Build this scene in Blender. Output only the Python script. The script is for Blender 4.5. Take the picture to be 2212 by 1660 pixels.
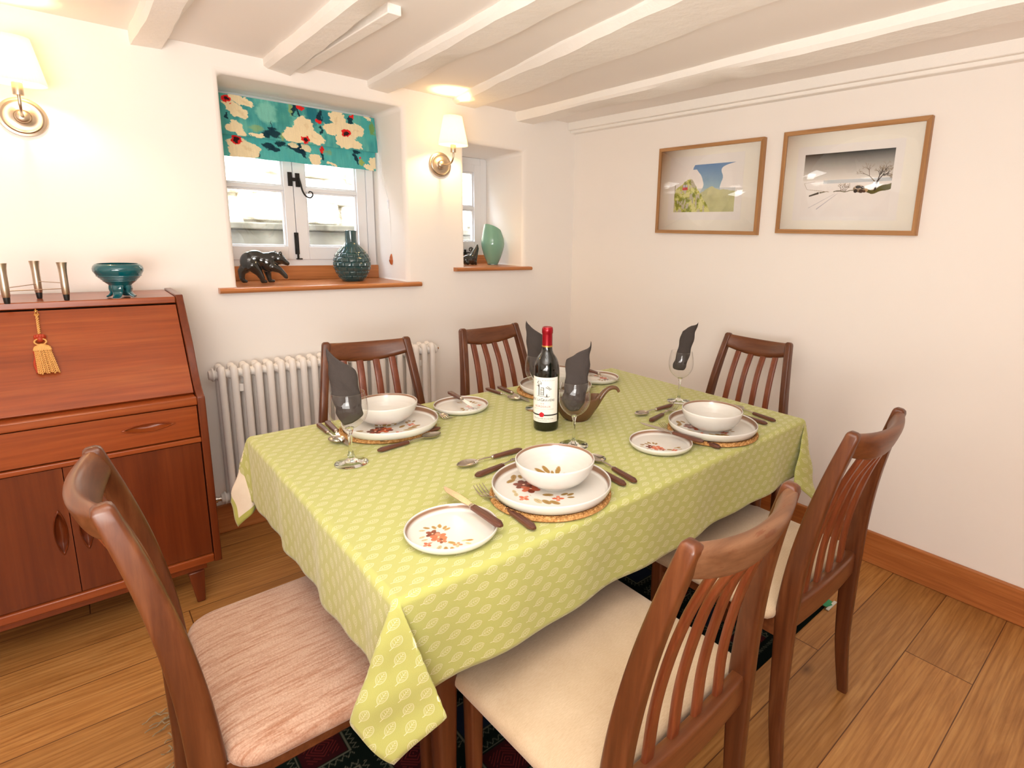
import bpy, bmesh, math, random
import numpy as np
from mathutils import Vector, Matrix
random.seed(7); np.random.seed(7)
for o in list(bpy.data.objects): bpy.data.objects.remove(o)
scene = bpy.context.scene
COL = scene.collection
PI = math.pi

# ------------------------------------------------------------------ camera
Rm = Matrix(((0.7331973276755765, -0.6792920759637336, 0.03136804460393312),
             (-0.11258265176608115, -0.16674990646435078, -0.9795507211040414),
             (0.6706316613542121, 0.7146724733939397, -0.19873708904549775)))
cd = bpy.data.cameras.new('camera'); cam = bpy.data.objects.new('camera', cd); COL.objects.link(cam)
M4 = Matrix((Rm[0], -Rm[1], -Rm[2])).transposed().to_4x4()
M4.translation = Vector((-2.352, -2.675, 1.300))
cam.matrix_world = M4
cd.sensor_fit = 'HORIZONTAL'; cd.sensor_width = 36.0
cd.lens = 1213.02 * 36.0 / 2212.0
cd.shift_x = -163.18 / 2212.0
cd.shift_y = -72.54 / 2212.0
cd.clip_start = 0.02; cd.clip_end = 100
scene.camera = cam

# ------------------------------------------------------------------ world and lights
w = bpy.data.worlds.new('sky'); scene.world = w; w.use_nodes = True
bgn = w.node_tree.nodes['Background']
bgn.inputs[0].default_value = (0.80, 0.89, 1.0, 1); bgn.inputs[1].default_value = 28.0

def area_light(name, loc, target, sx, sy, power, col):
    d = bpy.data.lights.new(name, 'AREA'); d.shape = 'RECTANGLE'; d.size = sx; d.size_y = sy
    d.energy = power; d.color = col
    o = bpy.data.objects.new(name, d); COL.objects.link(o); o.location = loc
    o.rotation_euler = (Vector(target) - Vector(loc)).to_track_quat('-Z', 'Y').to_euler()
    return o
area_light('rear_fill', (-3.1, -5.0, 1.05), (-1.5, 0.0, 1.0), 2.2, 1.7, 7, (1.0, 0.99, 0.96))  # added soft fill from behind the camera, no door stands there
area_light('left_fill', (-4.8, -2.4, 1.1), (-0.5, -1.6, 1.0), 1.6, 1.2, 2, (1.0, 0.99, 0.96))  # added weak fill from the left, the left wall has no window
area_light('upward_fill', (-3.0, -2.9, 1.05), (-2.9, -2.6, 2.0), 1.4, 1.4, 62, (1.0, 0.985, 0.95))  # added fill facing up to brighten the ceiling, not a fitting in the room
area_light('camera_side_fill', (-2.75, -3.1, 1.25), (-2.0, -1.6, 1.95), 0.6, 0.6, 14, (1.0, 0.985, 0.95))  # added fill beside the camera, tilted up to lift beams and window soffits
area_light('overhead_fill', (-2.0, -2.15, 1.90), (-1.75, -1.9, 0.0), 0.8, 0.8, 7, (1.0, 0.98, 0.94))  # added top fill for the table, out of frame with no fitting

scene.view_settings.view_transform = 'Standard'
scene.view_settings.look = 'None'
scene.view_settings.exposure = 0.15
scene.view_settings.gamma = 1.0
scene.view_settings.use_curve_mapping = False
cy = scene.cycles
cy.use_denoising = True
cy.max_bounces = 10; cy.diffuse_bounces = 5; cy.glossy_bounces = 4; cy.transmission_bounces = 8; cy.transparent_max_bounces = 12
cy.sample_clamp_indirect = 6.0

# ------------------------------------------------------------------ colour + node expression helpers
def lin(c):
    out = []
    for v in c[:3]:
        v = v / 255.0 if max(c[:3]) > 1.0 else v
        out.append(v / 12.92 if v <= 0.04045 else ((v + 0.055) / 1.055) ** 2.4)
    return tuple(out)
def rgba(c): return (*lin(c), 1.0)

class X:
    """tiny expression wrapper that builds Math nodes"""
    nt = None
    def __init__(s, v): s.v = v
    @staticmethod
    def m(op, *a, clamp=False):
        n = X.nt.nodes.new('ShaderNodeMath'); n.operation = op; n.use_clamp = clamp
        for i, q in enumerate(a):
            q = q.v if isinstance(q, X) else q
            if isinstance(q, (int, float)): n.inputs[i].default_value = q
            else: X.nt.links.new(q, n.inputs[i])
        return X(n.outputs[0])
    def __add__(s, o): return X.m('ADD', s, o)
    __radd__ = __add__
    def __sub__(s, o): return X.m('SUBTRACT', s, o)
    def __rsub__(s, o): return X.m('SUBTRACT', o, s)
    def __mul__(s, o): return X.m('MULTIPLY', s, o)
    __rmul__ = __mul__
    def __truediv__(s, o): return X.m('DIVIDE', s, o)
    def abs(s): return X.m('ABSOLUTE', s)
    def frac(s): return X.m('FRACT', s)
    def floor(s): return X.m('FLOOR', s)
    def sqrt(s): return X.m('SQRT', s)
    def sin(s): return X.m('SINE', s)
    def max(s, o): return X.m('MAXIMUM', s, o)
    def min(s, o): return X.m('MINIMUM', s, o)
    def below(s, a, e):          # 1 when s < a, soft over e
        n = X.nt.nodes.new('ShaderNodeMapRange'); n.clamp = True
        X.nt.links.new(s.v, n.inputs[0])
        n.inputs[1].default_value = a - e; n.inputs[2].default_value = a + e
        n.inputs[3].default_value = 1; n.inputs[4].default_value = 0
        return X(n.outputs[0])

def new_mat(name, base=(200, 200, 200), rough=0.5, metallic=0.0, spec=0.5, coat=0.0):
    m = bpy.data.materials.new(name); m.use_nodes = True
    b = m.node_tree.nodes['Principled BSDF']
    b.inputs['Base Color'].default_value = rgba(base)
    b.inputs['Roughness'].default_value = rough
    b.inputs['Metallic'].default_value = metallic
    b.inputs['Specular IOR Level'].default_value = spec
    b.inputs['Coat Weight'].default_value = coat
    b.inputs['Coat Roughness'].default_value = 0.12
    return m
def nodes(m): return m.node_tree.nodes, m.node_tree.links, m.node_tree.nodes['Principled BSDF']
def coords(m, kind='Object', scale=(1, 1, 1), rot=(0, 0, 0), loc=(0, 0, 0)):
    N, L, b = nodes(m)
    tc = N.new('ShaderNodeTexCoord'); mp = N.new('ShaderNodeMapping')
    mp.inputs['Scale'].default_value = scale; mp.inputs['Rotation'].default_value = rot; mp.inputs['Location'].default_value = loc
    L.new(tc.outputs[kind], mp.inputs[0]); return mp.outputs[0]
def noise(m, vec, scale, detail=4, rough=0.5, dist=0.0):
    N, L, b = nodes(m); n = N.new('ShaderNodeTexNoise')
    n.inputs['Scale'].default_value = scale; n.inputs['Detail'].default_value = detail
    n.inputs['Roughness'].default_value = rough; n.inputs['Distortion'].default_value = dist
    if vec is not None: L.new(vec, n.inputs['Vector'])
    return n.outputs[0]
def ramp(m, fac, stops):
    N, L, b = nodes(m); r = N.new('ShaderNodeValToRGB'); e = r.color_ramp.elements
    e[0].position = stops[0][0]; e[0].color = rgba(stops[0][1])
    e[1].position = stops[-1][0]; e[1].color = rgba(stops[-1][1])
    for p, c in stops[1:-1]:
        k = e.new(p); k.color = rgba(c)
    L.new(fac, r.inputs[0]); return r.outputs[0]
def mix(m, fac, a, b_):
    N, L, b = nodes(m); n = N.new('ShaderNodeMix'); n.data_type = 'RGBA'
    for i, q in ((0, fac), (6, a), (7, b_)):
        if isinstance(q, X): q = q.v
        if isinstance(q, tuple): n.inputs[i].default_value = q if len(q) == 4 else rgba(q)
        elif isinstance(q, (int, float)): n.inputs[i].default_value = q
        else: L.new(q, n.inputs[i])
    return n.outputs[2]
def mulc(m, fac, a, b_):
    N, L, b = nodes(m); n = N.new('ShaderNodeMix'); n.data_type = 'RGBA'; n.blend_type = 'MULTIPLY'
    n.inputs[0].default_value = fac
    L.new(a, n.inputs[6]); L.new(b_, n.inputs[7]); return n.outputs[2]
def setcol(m, c): N, L, b = nodes(m); L.new(c, b.inputs['Base Color'])
def bump(m, h, strength=0.2, dist=0.002):
    N, L, b = nodes(m); n = N.new('ShaderNodeBump'); n.inputs['Strength'].default_value = strength
    n.inputs['Distance'].default_value = dist; L.new(h, n.inputs['Height']); L.new(n.outputs[0], b.inputs['Normal'])
def attr_mat(name, rough=0.6, spec=0.4, coat=0.0):
    m = new_mat(name, (255, 255, 255), rough, 0, spec, coat); N, L, b = nodes(m)
    a = N.new('ShaderNodeAttribute'); a.attribute_name = 'paint'; L.new(a.outputs['Color'], b.inputs['Base Color']); return m

def wood(name, dark, mid, light, axis='z', rough=0.4, coat=0.0, k=1.0, bumps=0.08, spec=0.45, kind='Object'):
    m = new_mat(name, mid, rough, 0, spec, coat)
    s = {'x': (1.6, 26, 26), 'y': (26, 1.6, 26), 'z': (26, 26, 1.6)}[axis]
    v = coords(m, kind, tuple(q * k for q in s))
    n1 = noise(m, v, 1.0, 6, 0.6, 0.8)
    c1 = ramp(m, n1, [(0.22, dark), (0.5, mid), (0.80, light)])
    v2 = coords(m, kind, tuple(q * k * (4.5 if q > 5 else 2.2) for q in s))
    n2 = noise(m, v2, 1.0, 3, 0.6)
    c2 = ramp(m, n2, [(0.35, (214, 204, 196)), (0.62, (255, 255, 255))])
    setcol(m, mulc(m, 0.6, c1, c2)); bump(m, n2, bumps, 0.001)
    return m

# ------------------------------------------------------------------ materials
MAT = {}
def plaster(name, c, sc=7, amp=0.10):
    m = new_mat(name, c, 0.85, 0, 0.2)
    v = coords(m, 'Object')
    n = noise(m, v, sc, 4, 0.6); bump(m, n, amp, 0.01)
    n2 = noise(m, v, 1.3, 3, 0.5)
    setcol(m, ramp(m, n2, [(0.3, tuple(q - 3 for q in c)), (0.7, c)]))
    return m
MAT['wall'] = plaster('wall plaster', (248, 242, 236), 5, 0.10)
MAT['ceiling'] = plaster('ceiling plaster', (246, 240, 234), 5, 0.12)
MAT['beam'] = plaster('beam paint', (250, 246, 240), 14, 0.45)

def floor_mat():
    m = new_mat('oak boards', (180, 110, 60), 0.42, 0, 0.45)
    N, L, b = nodes(m); nt = m.node_tree; X.nt = nt
    tc = N.new('ShaderNodeTexCoord'); sp = N.new('ShaderNodeSeparateXYZ'); L.new(tc.outputs['Object'], sp.inputs[0])
    x, y = X(sp.outputs[0]), X(sp.outputs[1])
    ry = (y + 0.14) / 0.19; row = ry.floor(); fy = ry.frac()
    wn = N.new('ShaderNodeTexWhiteNoise'); wn.noise_dimensions = '1D'; L.new(row.v, wn.inputs['W'])
    rx = (x + X(wn.outputs[0]) * 1.9 + 0.2) / 1.9; colm = rx.floor(); fx = rx.frac()
    wn2 = N.new('ShaderNodeTexWhiteNoise'); wn2.noise_dimensions = '2D'
    cb = N.new('ShaderNodeCombineXYZ'); L.new(row.v, cb.inputs[0]); L.new(colm.v, cb.inputs[1]); L.new(cb.outputs[0], wn2.inputs['Vector'])
    rnd = X(wn2.outputs[0])
    seam = ((fy - 0.5).abs().below(0.4925, 0.002)) * ((fx - 0.5).abs().below(0.4992, 0.0003))
    cb2 = N.new('ShaderNodeCombineXYZ')
    L.new((x * 1.3 + rnd * 37).v, cb2.inputs[0]); L.new((y * 11 + rnd * 13).v, cb2.inputs[1])
    n1 = noise(m, cb2.outputs[0], 1.6, 5, 0.6, 1.6)
    cb3 = N.new('ShaderNodeCombineXYZ')
    L.new((x * 6 + rnd * 5).v, cb3.inputs[0]); L.new((y * 120).v, cb3.inputs[1])
    n2 = noise(m, cb3.outputs[0], 1.0, 3, 0.6)
    wv = N.new('ShaderNodeTexWave'); wv.inputs['Scale'].default_value = 1.6; wv.inputs['Distortion'].default_value = 7.0
    wv.inputs['Detail'].default_value = 3; wv.bands_direction = 'Y'; L.new(cb2.outputs[0], wv.inputs['Vector'])
    c = ramp(m, n1, [(0.25, (158, 106, 54)), (0.5, (182, 129, 70)), (0.75, (200, 150, 90))])
    cw = ramp(m, wv.outputs[1], [(0.0, (224, 210, 196)), (0.35, (255, 255, 255))])
    c = mulc(m, 0.55, c, cw)
    c = mulc(m, 0.5, c, ramp(m, n2, [(0.35, (200, 185, 170)), (0.6, (255, 255, 255))]))
    # knots
    cb4 = N.new('ShaderNodeCombineXYZ'); L.new((x * 2.6 + rnd * 3).v, cb4.inputs[0]); L.new((y * 4.2).v, cb4.inputs[1])
    vo = N.new('ShaderNodeTexVoronoi'); vo.inputs['Scale'].default_value = 1.0; L.new(cb4.outputs[0], vo.inputs['Vector'])
    kn = X(vo.outputs['Distance']).below(0.055, 0.05)
    sel = N.new('ShaderNodeSeparateXYZ'); L.new(vo.outputs['Color'], sel.inputs[0])
    kn = kn * (X(sel.outputs[0]).below(0.45, 0.02))
    c = mix(m, kn * 0.75, c, (88, 52, 26))
    tint = N.new('ShaderNodeHueSaturation'); L.new(c, tint.inputs['Color']); L.new((rnd * 0.28 + 0.86).v, tint.inputs['Value'])
    c = mix(m, seam, (92, 52, 24), tint.outputs[0])
    setcol(m, c); bump(m, seam.v, 0.3, 0.002)
    L.new((X(n2) * 0.12 + 0.36).v, b.inputs['Roughness'])
    return m
MAT['floor'] = floor_mat()
MAT['oak_x'] = wood('oak trim along x', (160, 92, 44), (184, 112, 58), (202, 134, 78), 'x', 0.4)
MAT['oak_y'] = wood('oak trim along y', (160, 92, 44), (184, 112, 58), (202, 134, 78), 'y', 0.4)
MAT['sill'] = wood('window board oak', (170, 104, 56), (190, 122, 70), (204, 138, 86), 'x', 0.3, 0.15)
MAT['frame_y'] = wood('picture frame oak', (160, 114, 68), (180, 132, 84), (196, 150, 102), 'y', 0.45)
MAT['frame_z'] = wood('picture frame oak upright', (156, 110, 64), (176, 128, 80), (192, 146, 98), 'z', 0.45)
MAT['teak_x'] = wood('bureau teak x', (128, 56, 20), (150, 70, 28), (168, 90, 42), 'x', 0.3, 0.3, 0.8)
MAT['teak_z'] = wood('bureau teak z', (92, 36, 12), (108, 46, 16), (124, 58, 25), 'z', 0.3, 0.3, 0.6)
MAT['chair_z'] = wood('chair teak z', (72, 35, 15), (98, 52, 26), (124, 76, 45), 'z', 0.34, 0.12, 1.0)
MAT['chair_x'] = wood('chair teak x', (80, 40, 18), (108, 60, 31), (132, 82, 50), 'x', 0.36, 0.1, 1.0)
MAT['chair_worn'] = wood('worn chair rail', (92, 56, 34), (118, 80, 54), (142, 102, 74), 'x', 0.45, 0.1, 1.0)
def scuff(m):
    N, L, b = nodes(m); src = b.inputs['Base Color'].links[0].from_socket
    n = noise(m, coords(m, 'Object', (26, 110, 110)), 1.0, 6, 0.7, 0.5); X.nt = m.node_tree
    setcol(m, mix(m, X(n).below(0.40, 0.03) * 0.75, src, (104, 56, 30)))
scuff(MAT['chair_worn'])
MAT['slat'] = wood('chair slat', (98, 44, 20), (122, 58, 30), (142, 78, 46), 'z', 0.3, 0.25, 1.0)
MAT['handle_wood'] = wood('cutlery rosewood', (60, 32, 22), (92, 52, 38), (122, 80, 60), 'x', 0.42, 0.1, 5.0)
def fabric(name, c1, c2, sc, stripe=False):
    m = new_mat(name, c1, 0.9, 0, 0.15)
    b = m.node_tree.nodes['Principled BSDF']; b.inputs['Sheen Weight'].default_value = 0.3
    if stripe:
        v = coords(m, 'Object', (190, 14, 10)); n = noise(m, v, 1.0, 4, 0.65, 0.6)
        f = coords(m, 'Object', (300, 300, 300)); n2 = noise(m, f, 1.0, 2, 0.6)
        c = ramp(m, n, [(0.45, c1), (0.66, c2)])
        c = mulc(m, 0.6, c, ramp(m, n2, [(0.3, (205, 190, 180)), (0.7, (255, 255, 255))]))
        setcol(m, c); bump(m, n2, 0.5, 0.002)
    else:
        v = coords(m, 'Object', (1, 1, 1)); n = noise(m, v, 6, 3, 0.6)
        f = coords(m, 'Object', (120, 600, 300)); n2 = noise(m, f, 1.0, 2, 0.6)
        c = ramp(m, n, [(0.3, c1), (0.7, c2)])
        c = mulc(m, 0.4, c, ramp(m, n2, [(0.3, (218, 206, 190)), (0.7, (255, 255, 255))]))
        setcol(m, c); bump(m, n2, 0.2, 0.001)
    return m
MAT['seat_cream'] = fabric('cream seat cloth', (190, 166, 136), (206, 184, 156), 6)
MAT['seat_pink'] = fabric('beige chenille', (200, 166, 144), (170, 122, 96), 6, True)

def cloth_mat(name, inner=False):
    m = new_mat(name, (190, 190, 96), 0.85, 0, 0.15)
    m.node_tree.nodes['Principled BSDF'].inputs['Sheen Weight'].default_value = 0.25
    N, L, b = nodes(m); X.nt = m.node_tree
    uv = N.new('ShaderNodeUVMap'); uv.uv_map = 'UVMap'; sp = N.new('ShaderNodeSeparateXYZ'); L.new(uv.outputs[0], sp.inputs[0])
    u, v = X(sp.outputs[0]), X(sp.outputs[1])
    tot = None
    for off in (0.0, 0.5):
        p = (((u + v * 0.079) / 0.0397 + off).frac() - 0.5) * 0.0397
        q = (((v - u * 0.035) / 0.0466 + off).frac() - 0.5) * 0.0466
        pl = (p * 0.985 + q * 0.17) * 1.15; ql = (q * 0.985 - p * 0.17) * 1.15
        pl = pl - 0.002
        aq = ql.abs()
        d = (pl * pl + (aq + 0.00665) * (aq + 0.00665)).sqrt() - 0.01465
        body = d.below(-0.0026, 0.0002)
        o1 = d.abs().below(0.0004, 0.0002)
        o2 = (d + 0.0018).abs().below(0.0002, 0.0002) * 0.8
        rib = aq.below(0.00035, 0.0002) * ((pl + 0.004).abs().below(0.0135, 0.0003))
        st = (ql + (pl + 0.016) * 0.25).abs().below(0.0006, 0.0002) * ((pl + 0.0155).abs().below(0.0042, 0.0003))
        vn = ((((pl - aq * 0.9) / 0.0052).frac() - 0.5).abs().below(0.085, 0.04)) * body
        t = o1.max(o2).max(st).max(rib * body).max(vn)
        tot = t if tot is None else tot.max(t)
    wv = noise(m, coords(m, 'UV', (900, 900, 1)), 1.0, 1, 0.5)
    if not inner:
        c = mix(m, tot * 0.68, (178, 178, 102), (234, 228, 202))
        c = mulc(m, 0.25, c, ramp(m, wv, [(0.3, (215, 215, 205)), (0.7, (255, 255, 255))]))
    else:
        c = mix(m, tot * 0.3, (226, 212, 190), (242, 232, 216))
        e = (u.min(1.81 - u)).min(v.min(1.315 - v)).below(0.021, 0.0006)
        c = mix(m, e, c, (172, 172, 84))
    setcol(m, c); bump(m, wv, 0.15, 0.0008)
    return m
MAT['cloth'] = cloth_mat('leaf print cotton')
MAT['cloth_in'] = cloth_mat('leaf print cotton reverse', True)

MAT['white_paint'] = new_mat('white gloss paint', (236, 236, 238), 0.35)
MAT['rad'] = new_mat('radiator enamel', (240, 234, 228), 0.28, 0, 0.5)
MAT['chrome'] = new_mat('chrome', (210, 205, 200), 0.12, 1.0)
MAT['steel'] = new_mat('cutlery steel', (196, 188, 178), 0.2, 1.0)
MAT['brushed'] = new_mat('brushed nickel', (196, 180, 160), 0.32, 1.0)
MAT['iron'] = new_mat('black iron', (40, 38, 36), 0.45, 0.6)
MAT['black'] = new_mat('black plastic', (20, 19, 18), 0.4)
MAT['brass'] = new_mat('brass', (210, 150, 80), 0.25, 1.0)
MAT['china'] = new_mat('stoneware glaze', (226, 222, 214), 0.16, 0, 0.5)
MAT['china_paint'] = attr_mat('painted stoneware', 0.16, 0.5)
MAT['brown_glaze'] = new_mat('brown glaze', (104, 74, 50), 0.18, 0, 0.5)
MAT['teal'] = new_mat('teal glass', (4, 84, 92), 0.05, 0, 0.6, 0.6)
MAT['teal_vase'] = new_mat('dark teal glaze', (34, 70, 74), 0.12, 0, 0.6, 0.5)
MAT['black_glaze'] = new_mat('black glaze', (30, 30, 28), 0.1, 0, 0.6, 0.6)
MAT['sage'] = new_mat('sage glass', (112, 158, 142), 0.1, 0, 0.5, 0.6)
MAT['napkin'] = new_mat('grey paper', (66, 59, 56), 0.9, 0, 0.15)
bump(MAT['napkin'], noise(MAT['napkin'], coords(MAT['napkin'], 'Object'), 60, 4, 0.6), 0.5, 0.004)
MAT['capsule'] = new_mat('red foil', (150, 12, 28), 0.25, 0.45)
MAT['gold'] = new_mat('gold foil', (210, 160, 90), 0.3, 0.8)
MAT['bottle'] = new_mat('dark bottle glass', (10, 14, 8), 0.05, 0, 0.6, 0.5)
MAT['label'] = new_mat('label paper', (238, 234, 226), 0.6, 0, 0.3)
MAT['ink'] = new_mat('label ink', (44, 40, 40), 0.6)
MAT['ink_grey'] = new_mat('label grey ink', (110, 108, 108), 0.6)
MAT['ink_red'] = new_mat('label red ink', (186, 60, 66), 0.6)
MAT['wax'] = new_mat('red seal', (196, 22, 44), 0.4)
MAT['paint'] = attr_mat('printed paper', 0.7, 0.2)
MAT['blind'] = attr_mat('printed blind cloth', 0.85, 0.15)
MAT['mount'] = new_mat('cream mount board', (253, 248, 236), 0.8, 0, 0.2)
MAT['paper'] = new_mat('white print paper', (250, 245, 241), 0.8, 0, 0.2)
MAT['rope'] = new_mat('gold cord', (214, 160, 92), 0.6, 0, 0.3)
MAT['rust'] = new_mat('rust silk', (168, 56, 26), 0.5, 0, 0.4)
MAT['acorn'] = wood('acorn wood', (150, 70, 30), (190, 100, 50), (210, 120, 66), 'z', 0.3, 0.3)
MAT['cord'] = new_mat('white cord', (232, 228, 222), 0.7)
MAT['fringe'] = new_mat('wool fringe', (150, 130, 100), 0.9)
MAT['scrap'] = new_mat('green packet', (40, 150, 100), 0.5)
MAT['scrap_white'] = new_mat('white packet edge', (220, 222, 214), 0.6)
def jute():
    m = new_mat('jute', (196, 146, 88), 0.85, 0, 0.2)
    n = noise(m, coords(m, 'Object', (1, 1, 1)), 160, 3, 0.7)
    setcol(m, ramp(m, n, [(0.3, (132, 88, 46)), (0.5, (178, 130, 76)), (0.72, (214, 170, 114))]))
    bump(m, n, 0.6, 0.002); return m
MAT['jute'] = jute()
def stone():
    m = new_mat('rubble stone', (215, 205, 185), 0.95, 0, 0.1)
    v = coords(m, 'Object', (3.2, 3.2, 6.5)); N, L, b = nodes(m)
    vo = N.new('ShaderNodeTexVoronoi'); vo.feature = 'DISTANCE_TO_EDGE'; vo.inputs['Scale'].default_value = 1.0
    nz = noise(m, v, 2.0, 4, 0.6); L.new(v, vo.inputs['Vector'])
    n = noise(m, v, 3.5, 6, 0.7)
    c = ramp(m, n, [(0.3, (150, 132, 96)), (0.5, (226, 216, 196)), (0.7, (244, 240, 230))])
    X.nt = m.node_tree
    c = mix(m, X(vo.outputs['Distance']).below(0.06, 0.04) * 0.7, c, (128, 116, 88))
    setcol(m, c); bump(m, n, 0.8, 0.03); return m
MAT['stone'] = stone()
def render_mat():
    m = new_mat('weathered render', (128, 120, 108), 0.95, 0, 0.1)
    n = noise(m, coords(m, 'Object', (3, 3, 1.2)), 2.0, 5, 0.65)
    setcol(m, ramp(m, n, [(0.3, (52, 47, 38)), (0.55, (84, 78, 66)), (0.75, (106, 100, 88))])); return m
MAT['render'] = render_mat()

def glass_mats():
    m = bpy.data.materials.new('clear glass'); m.use_nodes = True; nt = m.node_tree; nt.nodes.clear()
    o = nt.nodes.new('ShaderNodeOutputMaterial'); g = nt.nodes.new('ShaderNodeBsdfGlass'); g.inputs['IOR'].default_value = 1.48
    g.inputs['Roughness'].default_value = 0.0; g.inputs['Color'].default_value = (0.98, 0.99, 0.98, 1)
    nt.links.new(g.outputs[0], o.inputs[0]); MAT['glass'] = m
    def thin(name, tint, boost, r=0.0):
        m = bpy.data.materials.new(name); m.use_nodes = True; nt = m.node_tree; nt.nodes.clear()
        o = nt.nodes.new('ShaderNodeOutputMaterial'); t = nt.nodes.new('ShaderNodeBsdfTransparent'); t.inputs[0].default_value = tint
        g = nt.nodes.new('ShaderNodeBsdfGlossy'); g.inputs['Roughness'].default_value = r
        lw = nt.nodes.new('ShaderNodeLayerWeight'); lw.inputs[0].default_value = 0.5
        pw = nt.nodes.new('ShaderNodeMath'); pw.operation = 'POWER'; pw.inputs[1].default_value = boost; nt.links.new(lw.outputs['Facing'], pw.inputs[0])
        f = nt.nodes.new('ShaderNodeMath'); f.operation = 'MULTIPLY_ADD'; f.inputs[1].default_value = 0.90; f.inputs[2].default_value = 0.045; nt.links.new(pw.outputs[0], f.inputs[0])
        mx = nt.nodes.new('ShaderNodeMixShader')
        nt.links.new(f.outputs[0], mx.inputs[0]); nt.links.new(t.outputs[0], mx.inputs[1]); nt.links.new(g.outputs[0], mx.inputs[2])
        nt.links.new(mx.outputs[0], o.inputs[0]); return m
    MAT['pane'] = thin('window pane', (0.99, 0.99, 0.99, 1), 5.0)
    MAT['bowl_glass'] = thin('thin wine glass', (0.985, 0.99, 0.985, 1), 3.6)
    MAT['picture_glass'] = thin('picture glass', (0.99, 0.99, 0.99, 1), 5.0)
glass_mats()
def shade_mat():
    m = bpy.data.materials.new('lit lampshade'); m.use_nodes = True; nt = m.node_tree; nt.nodes.clear()
    o = nt.nodes.new('ShaderNodeOutputMaterial')
    d = nt.nodes.new('ShaderNodeBsdfDiffuse'); d.inputs[0].default_value = (0.85, 0.78, 0.62, 1)
    t = nt.nodes.new('ShaderNodeBsdfTranslucent'); t.inputs[0].default_value = (0.95, 0.85, 0.62, 1)
    e = nt.nodes.new('ShaderNodeEmission'); e.inputs[0].default_value = (1.0, 0.74, 0.38, 1); e.inputs[1].default_value = 0.9
    mx = nt.nodes.new('ShaderNodeMixShader'); mx.inputs[0].default_value = 0.55
    ad = nt.nodes.new('ShaderNodeAddShader')
    nt.links.new(d.outputs[0], mx.inputs[1]); nt.links.new(t.outputs[0], mx.inputs[2])
    nt.links.new(mx.outputs[0], ad.inputs[0]); nt.links.new(e.outputs[0], ad.inputs[1]); nt.links.new(ad.outputs[0], o.inputs[0])
    MAT['shade'] = m
    b = bpy.data.materials.new('lit bulb'); b.use_nodes = True; nt = b.node_tree; nt.nodes.clear()
    o = nt.nodes.new('ShaderNodeOutputMaterial'); e = nt.nodes.new('ShaderNodeEmission')
    e.inputs[0].default_value = (1.0, 0.66, 0.30, 1); e.inputs[1].default_value = 480.0
    nt.links.new(e.outputs[0], o.inputs[0]); MAT['bulb'] = b
shade_mat()

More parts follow.
